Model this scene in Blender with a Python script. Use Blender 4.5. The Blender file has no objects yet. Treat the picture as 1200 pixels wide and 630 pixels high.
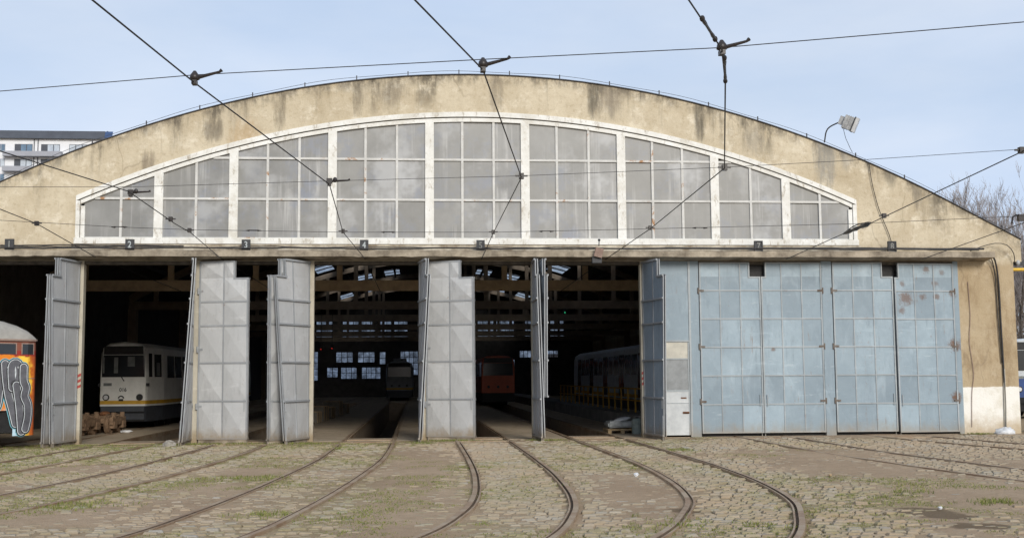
import bpy, bmesh, math, random
import numpy as np
from mathutils import Vector, Matrix, noise as mn

random.seed(7); rng = np.random.default_rng(7)
S = bpy.context.scene
COL = S.collection
D = 34.0                     # distance of the facade plane
H = 1.8                      # eye height
AX = 1.84                    # symmetry axis of the hall
rad = math.radians

# ------------------------------------------------------------------ camera
F, PSI, TH, RO = 1334.5, 0.084355, 0.095436, -0.00755
fw = np.array([math.sin(PSI)*math.cos(TH), math.cos(PSI)*math.cos(TH), math.sin(TH)])
r0 = np.array([math.cos(PSI), -math.sin(PSI), 0.0]); u0 = np.cross(r0, fw)
rv = math.cos(RO)*r0 + math.sin(RO)*u0; uv = -math.sin(RO)*r0 + math.cos(RO)*u0
cam = bpy.data.cameras.new('camera'); camo = bpy.data.objects.new('camera', cam); COL.objects.link(camo)
M = Matrix(((rv[0], uv[0], -fw[0], 0), (rv[1], uv[1], -fw[1], 0), (rv[2], uv[2], -fw[2], H), (0, 0, 0, 1)))
camo.matrix_world = M
cam.sensor_width = 36; cam.lens = F/1200*36; cam.clip_end = 3000; cam.clip_start = 0.1
S.camera = camo

def ray(x, y): return fw + (x-600)/F*rv + (315-y)/F*uv
def onY(x, y, Y):
    d = ray(x, y); t = Y/d[1]; return np.array([0, 0, H]) + t*d
def onZ(x, y, z=0.0):
    d = ray(x, y); t = (z-H)/d[2]; return np.array([0, 0, H]) + t*d

# ------------------------------------------------------------------ materials
MATS = {}
class N:
    def __init__(s, name):
        s.m = bpy.data.materials.new(name); s.m.use_nodes = True
        s.t = s.m.node_tree; s.p = s.t.nodes['Principled BSDF']; MATS[name] = s.m
        s._co = None
    def n(s, t, **k):
        o = s.t.nodes.new(t)
        for a, b in k.items(): setattr(o, a, b)
        return o
    def L(s, a, b): s.t.links.new(a, b)
    @property
    def co(s):
        if s._co is None: s._co = s.n('ShaderNodeTexCoord').outputs['Object']
        return s._co
    def xyz(s):
        q = s.n('ShaderNodeSeparateXYZ'); s.L(s.co, q.inputs[0]); return q.outputs
    def noise(s, scale=5, detail=5, rough=.6, stretch=(1, 1, 1), off=(0, 0, 0), dist=0):
        mp = s.n('ShaderNodeMapping'); s.L(s.co, mp.inputs[0]); mp.inputs['Scale'].default_value = stretch; mp.inputs['Location'].default_value = off
        q = s.n('ShaderNodeTexNoise'); q.inputs['Scale'].default_value = scale; q.inputs['Detail'].default_value = detail
        q.inputs['Roughness'].default_value = rough; q.inputs['Distortion'].default_value = dist
        s.L(mp.outputs[0], q.inputs['Vector']); return q.outputs['Fac']
    def ramp(s, f, a, b, ca=(0, 0, 0), cb=(1, 1, 1)):
        q = s.n('ShaderNodeValToRGB'); e = q.color_ramp.elements
        e[0].position = a; e[1].position = b
        e[0].color = (*ca, 1); e[1].color = (*cb, 1); s.L(f, q.inputs[0]); return q.outputs[0]
    def math(s, op, a, b=None, c=None, clamp=False):
        q = s.n('ShaderNodeMath', operation=op, use_clamp=clamp)
        for i, v in enumerate((a, b, c)):
            if v is None: continue
            if isinstance(v, (int, float)): q.inputs[i].default_value = v
            else: s.L(v, q.inputs[i])
        return q.outputs[0]
    def step(s, v, lo, hi):
        q = s.n('ShaderNodeMapRange', interpolation_type='SMOOTHSTEP'); q.clamp = True
        s.L(v, q.inputs[0]); q.inputs[1].default_value = lo; q.inputs[2].default_value = hi; return q.outputs[0]
    def mix(s, f, a, b, mode='MIX'):
        q = s.n('ShaderNodeMix', data_type='RGBA', blend_type=mode)
        for i, v in ((0, f), (6, a), (7, b)):
            if isinstance(v, (int, float)): q.inputs[i].default_value = v
            elif isinstance(v, tuple): q.inputs[i].default_value = (*v, 1)
            else: s.L(v, q.inputs[i])
        return q.outputs[2]
    def out(s, col, rough=.8, metal=0., bump=None, bs=.3, bd=.02, spec=.4):
        if isinstance(col, tuple): s.p.inputs['Base Color'].default_value = (*col, 1)
        else: s.L(col, s.p.inputs['Base Color'])
        if isinstance(rough, (int, float)): s.p.inputs['Roughness'].default_value = rough
        else: s.L(rough, s.p.inputs['Roughness'])
        s.p.inputs['Metallic'].default_value = metal
        s.p.inputs['Specular IOR Level'].default_value = spec
        if bump is not None:
            b = s.n('ShaderNodeBump'); b.inputs['Strength'].default_value = bs; b.inputs['Distance'].default_value = bd
            s.L(bump, b.inputs['Height']); s.L(b.outputs[0], s.p.inputs['Normal'])
        return s.m

def simple(name, c, c2=None, rough=.8, metal=0., scale=6, bs=.2, lo=.35, hi=.65, spec=.4, stretch=(1, 1, 1)):
    m = N(name); c2 = c2 or tuple(v*.7 for v in c)
    f = m.noise(scale, 6, .65, stretch)
    return m.out(m.ramp(f, lo, hi, c2, c), rough, metal, m.noise(scale*5, 4, .6), bs, .01, spec)

# plaster: aged ochre render; streaks run down from the coping, cracks, patches
def plaster():
    m = N('plaster'); x, y, z = m.xyz()
    # object origin is the depot base (AX, D, 0)
    arch = m.math('SUBTRACT', 11.0, m.math('MULTIPLY', m.math('MULTIPLY', x, x), .0175))
    d = m.math('SUBTRACT', arch, z)
    big = m.noise(.55, 6, .65); fine = m.noise(7, 6, .7)
    c = m.ramp(big, .32, .68, (.44, .365, .25), (.615, .54, .405))
    c = m.mix(m.step(m.noise(1.7, 8, .72, off=(3, 0, 9)), .50, .68), c, (.68, .61, .48))
    c = m.mix(m.math('MULTIPLY', m.step(fine, .48, .75), .5), c, (.30, .225, .13))
    # lower pier is a deeper, dirtier ochre
    pier = m.math('SUBTRACT', 1.0, m.step(z, 5.1, 5.4))
    c = m.mix(m.math('MULTIPLY', pier, .62), c, (.34, .245, .135))
    c = m.mix(m.math('MULTIPLY', pier, m.math('MULTIPLY', m.step(m.noise(1.5, 7, .75, (1, 1, .35), (2, 0, 2)), .46, .66), .6)), c, (.22, .15, .08))
    # drip stains below the coping
    st = m.noise(.95, 5, .7, (1, 1, .06), (5, 0, 0)); st2 = m.noise(4.5, 5, .7, (1, 1, .05), (1, 0, 0))
    fall = m.math('SUBTRACT', 1.0, m.step(d, .1, 1.5))
    s1 = m.math('MULTIPLY', m.step(st, .50, .64), fall)
    s1 = m.math('MULTIPLY', s1, m.step(m.noise(5, 5, .7, (1, 1, .4)), .35, .6))
    s2 = m.math('MULTIPLY', m.step(st2, .55, .72), m.math('SUBTRACT', 1.0, m.step(d, .0, .55)))
    c = m.mix(m.math('MULTIPLY', s1, .8), c, (.11, .095, .07))
    c = m.mix(m.math('MULTIPLY', s2, .75), c, (.09, .08, .06))
    edge = m.math('MULTIPLY', m.math('SUBTRACT', 1.0, m.step(d, .02, .42)), m.step(m.noise(2.4, 6, .75, (1, 1, .5)), .40, .62))
    c = m.mix(m.math('MULTIPLY', edge, .7), c, (.07, .06, .05))
    # grey repair patches and dark blotches with a shape of their own
    for (px, pz, sx, sz, col, k) in ((10.85, 8.55, .33, .85, (.26, .25, .225), .85), (11.55, 8.6, .22, .45, (.3, .28, .24), .6), (13.75, 7.45, .16, .5, (.17, .15, .12), .7),
                                     (14.2, 6.9, .35, .5, (.25, .21, .15), .5), (12.9, 8.05, .2, .4, (.2, .18, .14), .55), (6.9, 9.75, .16, .65, (.10, .09, .07), .85), (3.6, 10.3, .18, .6, (.10, .09, .07), .85),
                                     (4.1, 10.3, .4, .5, (.22, .19, .15), .7), (8.6, 9.15, .3, .5, (.3, .27, .22), .6), (-5.9, 9.8, .2, .6, (.12, .1, .07), .8), (-7.9, 9.2, .3, .3, (.14, .12, .09), .7), (-3.6, 10.3, .15, .6, (.14, .12, .09), .8),
                                     (-2.6, 10.4, .45, .35, (.2, .17, .13), .6), (-9.7, 8.2, .2, .35, (.16, .13, .1), .7), (-6.9, 8.9, .5, .6, (.4, .26, .12), .5), (.6, 10.4, .2, .5, (.2, .17, .13), .6)):
        dx = m.math('DIVIDE', m.math('SUBTRACT', x, px), sx); dz = m.math('DIVIDE', m.math('SUBTRACT', z, pz), sz)
        r = m.math('ADD', m.math('MULTIPLY', dx, dx), m.math('MULTIPLY', dz, dz))
        r = m.math('ADD', r, m.math('MULTIPLY', m.math('SUBTRACT', m.noise(2.6, 7, .8, (1.6, 1, .22), (px, 0, 0)), .5), 6.5))
        c = m.mix(m.math('MULTIPLY', m.math('SUBTRACT', 1.0, m.step(r, -.2, 1.7)), k*.9), c, col)
    # splash and rust wash just above the canopy
    lo = m.math('MULTIPLY', m.math('SUBTRACT', 1.0, m.step(z, 5.55, 5.95)), m.step(m.noise(2.2, 6, .7), .42, .6))
    lo = m.math('MULTIPLY', lo, m.step(z, 5.3, 5.5))
    c = m.mix(m.math('MULTIPLY', lo, .55), c, (.2, .15, .09))
    # whitewashed foot of the right pier
    wz = m.math('ADD', z, m.math('MULTIPLY', m.math('SUBTRACT', m.noise(4, 4, .6), .5), .12))
    white = m.math('SUBTRACT', 1.0, m.step(wz, 1.40, 1.44))
    wc = m.mix(m.step(m.noise(1.6, 6, .7), .45, .75), (.78, .76, .70), (.62, .58, .48))
    dirt = m.math('SUBTRACT', 1.0, m.step(m.math('ADD', z, m.math('MULTIPLY', m.noise(2.5, 5, .7), .9)), .45, 1.15))
    wc = m.mix(m.math('MULTIPLY', dirt, .8), wc, (.42, .32, .19))
    c = m.mix(white, c, wc)
    # cracks
    v = m.n('ShaderNodeTexVoronoi', feature='DISTANCE_TO_EDGE'); v.inputs['Scale'].default_value = .55
    mp = m.n('ShaderNodeMapping'); m.L(m.co, mp.inputs[0]); mp.inputs['Scale'].default_value = (1, 1, .45)
    wn = m.n('ShaderNodeTexNoise'); wn.inputs['Scale'].default_value = 2.5; m.L(mp.outputs[0], wn.inputs['Vector'])
    ad = m.n('ShaderNodeMixRGB') if False else None
    vm = m.n('ShaderNodeVectorMath', operation='MULTIPLY_ADD'); m.L(wn.outputs['Color'], vm.inputs[0]); vm.inputs[1].default_value = (.35, .35, .35); m.L(mp.outputs[0], vm.inputs[2])
    m.L(vm.outputs[0], v.inputs['Vector'])
    cr = m.math('MULTIPLY', m.math('SUBTRACT', 1.0, m.step(v.outputs['Distance'], .002, .012)), m.step(m.noise(.4, 3, .5, off=(7, 0, 2)), .47, .6))
    c = m.mix(m.math('MULTIPLY', cr, .3), c, (.16, .12, .08))
    return m.out(c, .9, 0, m.math('ADD', m.noise(14, 8, .7), m.math('MULTIPLY', m.noise(1.6, 4, .6), 1.6)), .55, .03, .2)
plaster()

def white_paint():
    m = N('white_paint')
    c = m.ramp(m.noise(1.4, 6, .7), .3, .7, (.62, .60, .54), (.82, .82, .79))
    c = m.mix(m.math('MULTIPLY', m.step(m.noise(6, 7, .75, (1, 1, .45)), .53, .68), .8), c, (.34, .29, .215))
    c = m.mix(m.math('MULTIPLY', m.step(m.noise(.8, 6, .75, off=(4, 0, 6)), .52, .66), .5), c, (.50, .46, .38))
    c = m.mix(m.math('MULTIPLY', m.step(m.noise(11, 5, .7, off=(2, 2, 2)), .66, .74), .7), c, (.30, .13, .05))
    return m.out(c, .75, 0, m.noise(18, 7, .75), .5, .02, .3)
white_paint()
def bar_paint():
    m = N('bar_paint')
    c = m.ramp(m.noise(2, 6, .7), .3, .7, (.46, .45, .42), (.66, .655, .63))
    c = m.mix(m.step(m.noise(1.3, 6, .75, off=(9, 1, 4)), .585, .66), c, (.36, .20, .10))
    return m.out(c, .7, 0, m.noise(20, 5, .7), .3, .01, .3)
bar_paint()
def dusty_cloud_glass():
    m = N('dusty_cloud_glass')
    c = m.ramp(m.noise(.8, 5, .65, off=(1, 0, 4)), .3, .72, (.165, .165, .16), (.29, .288, .278))
    s = m.step(m.noise(5.5, 4, .6, (1, 1, .035)), .50, .72)
    s = m.math('MULTIPLY', s, m.step(m.noise(1.3, 4, .6, (1, 1, .6), (4, 0, 1)), .36, .6))
    c = m.mix(m.math('MULTIPLY', s, .85), c, (.48, .475, .46))
    c = m.mix(m.math('MULTIPLY', m.step(m.noise(1.1, 5, .7, off=(8, 3, 3)), .50, .68), .6), c, (.20, .225, .285))
    c = m.mix(m.math('MULTIPLY', m.step(m.noise(.75, 4, .6, off=(2, 3, 8)), .52, .70), .75), c, (.43, .435, .44))  # pale patches painted like clouds reflected in the dusty panes
    at = m.n('ShaderNodeObjectInfo')
    g = m.n('ShaderNodeNewGeometry')
    c = m.mix(m.math('MULTIPLY', g.outputs['Random Per Island'], .5), c, (.20, .195, .175))
    return m.out(c, .42, 0, m.noise(3, 3, .5), .1, .02, .5)
dusty_cloud_glass()

def steel(name, c_hi, c_lo, grime, blue=0, sheen=.5):
    m = N(name); x, y, z = m.xyz()
    c = m.ramp(m.noise(.9, 6, .7, (1, 1, .7)), .3, .7, c_lo, c_hi)
    c = m.mix(m.math('MULTIPLY', m.step(m.noise(7, 6, .75, (1, 1, .16), (4, 1, 2)), .5, .72), .55), c, tuple(v*.72 for v in c_lo))
    c = m.mix(m.math('MULTIPLY', m.step(m.noise(3.2, 6, .7, (.35, 1, 1.6), (2, 5, 2)), .55, .72), .5), c, tuple(min(1, v*1.22) for v in c_hi))
    gi = m.n('ShaderNodeNewGeometry').outputs['Random Per Island']
    c = m.mix(m.math('MULTIPLY', m.step(gi, .0, .9), (.8 if blue else .35)), c, tuple(v*.84 for v in c_lo))
    c = m.mix(m.math('MULTIPLY', m.step(m.math('FRACT', m.math('MULTIPLY', gi, 7.13)), .72, .98), .45 if blue else .2), c, tuple(min(1, v*1.25) for v in c_hi))
    # rust freckles and streaks
    r = m.step(m.noise(9, 7, .78, (1, 1, .55), (11, 0, 3)), .61, .71)
    c = m.mix(m.math('MULTIPLY', r, .75), c, (.20, .085, .03))
    if blue:
        w = m.step(m.noise(1.1, 5, .65, (1.6, 1, .5), (7, 2, 5), 1.2), .52, .74)
        c = m.mix(m.math('MULTIPLY', w, .32), c, (.44, .53, .585))  # pale streaks painted like reflections off buckled sheet
        sc = m.step(m.noise(2.4, 8, .8, (.5, 1, 2.4), (3, 7, 1)), .60, .68); c = m.mix(m.math('MULTIPLY', sc, .5), c, (.42, .49, .52))
        ru = m.math('MULTIPLY', m.step(m.noise(6, 6, .75, (1.2, 1, .09), (2, 2, 9)), .58, .70), m.step(m.noise(1.2, 4, .7, off=(6, 6, 6)), .48, .62))
        c = m.mix(m.math('MULTIPLY', ru, .6), c, (.20, .13, .08))
    # mud splashed up from the ground
    zz = m.math('ADD', z, m.math('MULTIPLY', m.noise(2.6, 6, .72, (1, 1, .6)), .9))
    c = m.mix(m.math('MULTIPLY', m.math('SUBTRACT', 1.0, m.step(zz, .42, .95)), grime), c, (.26, .19, .105))
    return m, c
def steel_done(m, c, rough=.5, spec=.5):
    return m.out(c, rough, .0, m.math('ADD', m.noise(2.2, 3, .5), m.math('MULTIPLY', m.noise(30, 4, .6), .15)), .35, .03, spec)
m, c = steel('grey_gate_paint', (.52, .525, .525), (.41, .415, .415), .85); steel_done(m, c)
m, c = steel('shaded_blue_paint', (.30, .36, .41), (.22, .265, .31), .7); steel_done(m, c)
m, c = steel('blue_gate_paint', (.32, .405, .455), (.215, .28, .33), .55, 1)
x, y, z = m.xyz()
# rusty blotches round the hinges of the far right gate (world X minus AX)
for (px, pz, s, k) in ((14.72, 2.72, .26, .95), (14.72, 1.12, .22, .95), (14.72, 4.28, .15, .8), (13.2, 4.15, .30, .75), (13.75, 4.2, .14, .7), (14.2, 4.2, .13, .7), (13.05, 3.78, .15, .6), (13.9, 5.05, .15, .7), (14.15, 4.6, .16, .55), (13.1, 4.6, .12, .6), (9.0, 2.6, .09, .7), (14.4, 4.95, .12, .5)):
    dx = m.math('SUBTRACT', x, px); dz = m.math('SUBTRACT', z, pz)
    r = m.math('SQRT', m.math('ADD', m.math('MULTIPLY', dx, dx), m.math('MULTIPLY', dz, dz)))
    r = m.math('ADD', r, m.math('MULTIPLY', m.math('SUBTRACT', m.noise(9, 6, .8, off=(px, 0, pz)), .5), s*2.4))
    c = m.mix(m.math('MULTIPLY', m.math('SUBTRACT', 1.0, m.step(r, s*.25, s)), k), c, (.12, .055, .025))
steel_done(m, c)
m, c = steel('bar_blue_paint', (.40, .435, .45), (.24, .27, .285), .5); steel_done(m, c)
m, c = steel('bar_grey_paint', (.36, .375, .385), (.24, .25, .26), .6); steel_done(m, c)
m, c = steel('post_paint', (.62, .58, .48), (.40, .36, .28), .8)
steel_done(m, c, .75, .3)
simple('rust', (.20, .085, .035), (.09, .04, .02), .9, 0, 9)
simple('rail_groove', (.17, .115, .075), (.10, .07, .045), .9, 0, 6)
simple('hinge_rust', (.20, .18, .16), (.11, .08, .06), .85, 0, 9)
simple('rusty_bogie', (.26, .17, .105), (.12, .075, .045), .9, 0, 7, .5)
simple('concrete_canopy', (.42, .36, .275), (.14, .115, .085), .9, 0, 2.0, .7, .34, .66)
simple('concrete_gate_lit', (.78, .63, .45), (.60, .47, .33), .9, 0, 3)  # paler copy of the truss concrete, gate light put into its colour
simple('dirty_ledge', (.58, .53, .43), (.26, .21, .15), .9, 0, 2.4, .6, .36, .62)
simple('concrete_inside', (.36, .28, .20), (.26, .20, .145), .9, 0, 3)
simple('soot_wall', (.11, .10, .092), (.065, .06, .055), .95, 0, 2)
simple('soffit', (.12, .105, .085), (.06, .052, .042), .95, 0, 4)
simple('roofing', (.075, .075, .08), (.045, .045, .05), .8, 0, 3)
simple('black_rubber', (.035, .033, .032), (.02, .02, .02), .7, 0, 9)
simple('wire', (.035, .035, .037), (.025, .022, .02), .6, 0, 20)
simple('porcelain_brown', (.03, .024, .022), (.022, .018, .017), .4, 0, 8)
simple('sign_black', (.03, .033, .037), (.05, .05, .052), .6, 0, 12)
simple('digit_white', (.48, .52, .52), (.30, .33, .34), .7, 0, 14)
simple('digit_faded', (.27, .27, .25), (.15, .15, .14), .7, 0, 14)
simple('box_brown', (.32, .23, .19), (.22, .15, .12), .8, 0, 10)
simple('lamp_grey', (.46, .47, .47), (.28, .28, .28), .5, 0, 7)
simple('lamp_lens', (.62, .63, .63), (.5, .5, .5), .3, 0, 7)
simple('tram_white', (.80, .79, .74), (.68, .67, .62), .45, 0, 2.5)
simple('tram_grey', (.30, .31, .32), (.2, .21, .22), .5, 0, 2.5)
simple('tram_yellow', (.62, .36, .03), (.45, .25, .03), .5, 0, 3)
simple('tram_skirt', (.06, .066, .08), (.04, .043, .05), .6, 0, 3)
simple('tram_under', (.02, .02, .02), (.012, .012, .012), .9, 0, 5)
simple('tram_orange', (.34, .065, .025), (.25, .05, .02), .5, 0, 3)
simple('tram_blue', (.02, .06, .20), (.015, .04, .14), .45, 0, 3)
simple('tram_pale', (.55, .58, .60), (.42, .45, .47), .45, 0, 3)
simple('tram_roof', (.42, .40, .36), (.25, .24, .22), .7, 0, 2.4, .3, .3, .7)
simple('dark_glass', (.022, .026, .03), (.03, .034, .038), .12, 0, 2, .02, spec=.5)
simple('cab_light', (.22, .23, .22), (.12, .13, .12), .5, 0, 3)
simple('rail_yellow', (.50, .29, .03), (.34, .19, .03), .6, 0, 5)
simple('pipe_yellow', (.75, .48, .05), (.6, .38, .05), .5, 0, 5)
simple('wood_pallet', (.42, .31, .18), (.28, .2, .11), .85, 0, 9, stretch=(1, 1, .3))
simple('plastic_wrap', (.42, .44, .44), (.25, .27, .27), .35, 0, 6)
simple('bag_white', (.72, .73, .74), (.5, .51, .52), .55, 0, 5)
simple('canister', (.28, .33, .31), (.2, .24, .22), .5, 0, 8)
simple('stone', (.38, .35, .30), (.22, .2, .17), .9, 0, 6, .6)
simple('platform_concrete', (.25, .24, .225), (.14, .135, .125), .9, 0, 1.6)
simple('crate', (.2, .18, .15), (.12, .11, .09), .9, 0, 4)
simple('bark', (.13, .11, .095), (.075, .063, .055), .95, 0, 6)
simple('twig', (.30, .265, .25), (.21, .185, .175), .95, 0, 2)  # lightened, distance haze put into the twig colour
simple('thicket_twig', (.135, .105, .085), (.08, .065, .055), .95, 0, 2)
simple('apt_white', (.72, .73, .75), (.66, .67, .69), .8, 0, .6)
simple('apt_grey', (.33, .34, .38), (.29, .30, .335), .7, 0, .6)
simple('apt_roof', (.075, .083, .10), (.06, .066, .08), .6, 0, .6)
simple('apt_glass', (.16, .24, .33), (.10, .15, .21), .1, 0, .35, .02)
simple('apt_curtain', (.5, .55, .6), (.3, .34, .4), .5, 0, .5)
simple('apt_solar', (.05, .09, .20), (.04, .07, .15), .2, 0, .6)
simple('hazard_red', (.42, .06, .05), (.3, .05, .04), .7, 0, 9)
simple('hazard_white', (.7, .68, .64), (.5, .48, .45), .7, 0, 9)
simple('glass_cream', (.55, .52, .44), (.42, .40, .34), .5, 0, 3)
simple('glass_grey', (.27, .285, .29), (.19, .2, .205), .35, 0, 3)
simple('wicket_paint', (.58, .60, .60), (.44, .46, .47), .6, 0, 3)
simple('graf_black', (.02, .02, .022), (.03, .03, .03), .5, 0, 9)
simple('graf_white', (.72, .76, .78), (.6, .64, .66), .5, 0, 9)
simple('graf_cyan', (.22, .52, .58), (.15, .4, .48), .5, 0, 5)
simple('graf_grey', (.145, .145, .16), (.085, .085, .095), .5, 0, 4)
simple('graf_pale', (.42, .43, .45), (.34, .35, .36), .5, 0, 4)

def emit(name, c, s):
    m = N(name); m.out(c, .5); m.p.inputs['Emission Color'].default_value = (*c, 1); m.p.inputs['Emission Strength'].default_value = s
emit('green_lamp', (.05, .9, .35), .5); emit('red_lamp', (.9, .03, .02), .35)

def floor_mat():
    m = N('floor_concrete')
    c = m.ramp(m.noise(.9, 6, .7), .3, .7, (.33, .26, .18), (.50, .41, .30))
    c = m.mix(m.step(m.noise(2.6, 6, .7, off=(3, 3, 0)), .55, .7), c, (.10, .085, .065))
    return m.out(c, .85, 0, m.noise(12, 6, .7), .4, .02, .3)
floor_mat()
def sooty_glass():
    m = N('sooty_glass'); tb = m.n('ShaderNodeBsdfTransparent'); tb.inputs[0].default_value = (.62, .66, .72, 1); mx_ = m.n('ShaderNodeMixShader'); ou = m.t.nodes['Material Output']
    m.out((.05, .05, .05), .3); m.L(m.ramp(m.noise(1.3, 5, .7), .35, .7, (.08, .08, .08), (.75, .75, .75)), mx_.inputs[0]); m.L(tb.outputs[0], mx_.inputs[1]); m.L(m.p.outputs[0], mx_.inputs[2]); m.L(mx_.outputs[0], ou.inputs['Surface'])
sooty_glass()
def dirt_mat():
    m = N('sandy_dirt')
    c = m.ramp(m.noise(.42, 6, .7), .32, .68, (.32, .225, .145), (.44, .325, .22))
    c = m.mix(m.math('MULTIPLY', m.step(m.noise(5, 8, .75), .42, .7), .5), c, (.24, .18, .105))
    c = m.mix(m.math('MULTIPLY', m.step(m.noise(38, 3, .6), .56, .7), .55), c, (.40, .35, .27))
    c = m.mix(m.math('MULTIPLY', m.step(m.noise(27, 3, .6, off=(4, 4, 0)), .60, .7), .6), c, (.11, .085, .055))
    at = m.n('ShaderNodeAttribute', attribute_name='moss'); dm = m.n('ShaderNodeAttribute', attribute_name='damp')
    g = m.math('MULTIPLY', at.outputs['Fac'], m.step(m.noise(6, 6, .75, off=(1, 7, 0)), .36, .58))
    c = m.mix(m.math('MULTIPLY', g, .85), c, (.165, .155, .05))
    k = m.step(m.math('ADD', dm.outputs['Fac'], m.math('MULTIPLY', m.math('SUBTRACT', m.noise(3, 6, .75), .5), .9)), .35, .75)
    c = m.mix(m.math('MULTIPLY', k, .8), c, (.12, .085, .05))
    return m.out(c, .95, 0, m.math('ADD', m.noise(9, 8, .7), m.math('MULTIPLY', m.noise(45, 4, .6), .5)), .8, .04, .15)
dirt_mat()
def cobble_mat():
    m = N('cobblestone')
    g = m.n('ShaderNodeNewGeometry'); r = g.outputs['Random Per Island']
    q = m.n('ShaderNodeValToRGB'); e = q.color_ramp.elements
    cols = [(0, (.225, .178, .122)), (.25, (.315, .258, .18)), (.5, (.28, .243, .187)), (.72, (.345, .29, .21)), (.88, (.285, .275, .25)), (1, (.385, .33, .25))]
    e[0].position, e[0].color = 0, (*cols[0][1], 1); e[1].position, e[1].color = 1, (*cols[-1][1], 1)
    for p, cc in cols[1:-1]:
        k = e.new(p); k.color = (*cc, 1)
    m.L(r, q.inputs[0])
    c = m.mix(m.math('MULTIPLY', m.step(m.noise(.5, 5, .7), .36, .62), .75), q.outputs[0], (.335, .255, .175))
    c = m.mix(m.math('MULTIPLY', m.step(m.noise(.22, 4, .6, off=(6, 1, 0)), .42, .62), .35), c, (.27, .245, .18))
    c = m.mix(m.math('MULTIPLY', m.step(m.noise(24, 5, .7), .45, .7), .4), c, (.235, .185, .115))
    at = m.n('ShaderNodeAttribute', attribute_name='moss')
    k = m.math('MULTIPLY', at.outputs['Fac'], m.step(m.noise(2.2, 7, .78, off=(5, 2, 0)), .44, .60))
    c = m.mix(m.math('MULTIPLY', k, .8), c, (.19, .18, .06))
    return m.out(c, .85, 0, m.noise(40, 5, .7), .5, .01, .3)
cobble_mat()
def rail_mat():
    m = N('rail_steel')
    c = m.ramp(m.noise(2.2, 6, .7), .3, .7, (.19, .11, .06), (.33, .225, .14))
    c = m.mix(m.math('MULTIPLY', m.step(m.noise(1.1, 5, .7, off=(3, 0, 0)), .38, .62), .8), c, (.38, .30, .205))
    return m.out(c, .6, .15, m.noise(30, 4, .6), .3, .01, .5)
rail_mat()
def grass_mat():
    m = N('grass')
    g = m.n('ShaderNodeNewGeometry')
    c = m.ramp(g.outputs['Random Per Island'], 0, 1, (.10, .14, .028), (.26, .25, .085))
    return m.out(c, .8, 0, None, spec=.2)
grass_mat()
def graf_body():
    m = N('graffiti_paint'); x, y, z = m.xyz()   # x runs from the rounded tail along the body
    w = m.math('MULTIPLY', m.math('SUBTRACT', m.noise(2.4, 4, .6), .5), .55)
    s = m.math('ADD', x, w); zz = m.math('ADD', z, w)
    c = m.mix(m.step(s, .05, .22), (.42, .085, .02), (.72, .22, .015))
    c = m.mix(m.math('MULTIPLY', m.step(s, .12, .22), m.math('SUBTRACT', 1.0, m.step(s, .34, .60))), c, (.90, .56, .06))
    c = m.mix(m.math('MULTIPLY', m.step(s, 1.2, 1.7), .9), c, (.75, .20, .02))
    c = m.mix(m.math('MULTIPLY', m.step(s, .22, .34), m.math('SUBTRACT', 1.0, m.step(zz, .85, 1.2))), c, (.50, .68, .78))
    c = m.mix(m.step(m.math('SUBTRACT', zz, m.math('MULTIPLY', x, .12)), 2.40, 2.48), c, (.30, .03, .02))
    c = m.mix(m.step(z, 2.62, 2.66), c, (.23, .075, .045))
    c = m.mix(m.math('MULTIPLY', m.step(m.noise(6, 6, .7), .58, .72), .35), c, (.12, .06, .04))
    return m.out(c, .55, 0, m.noise(14, 4, .6), .15, .01, .4)
graf_body()

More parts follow.
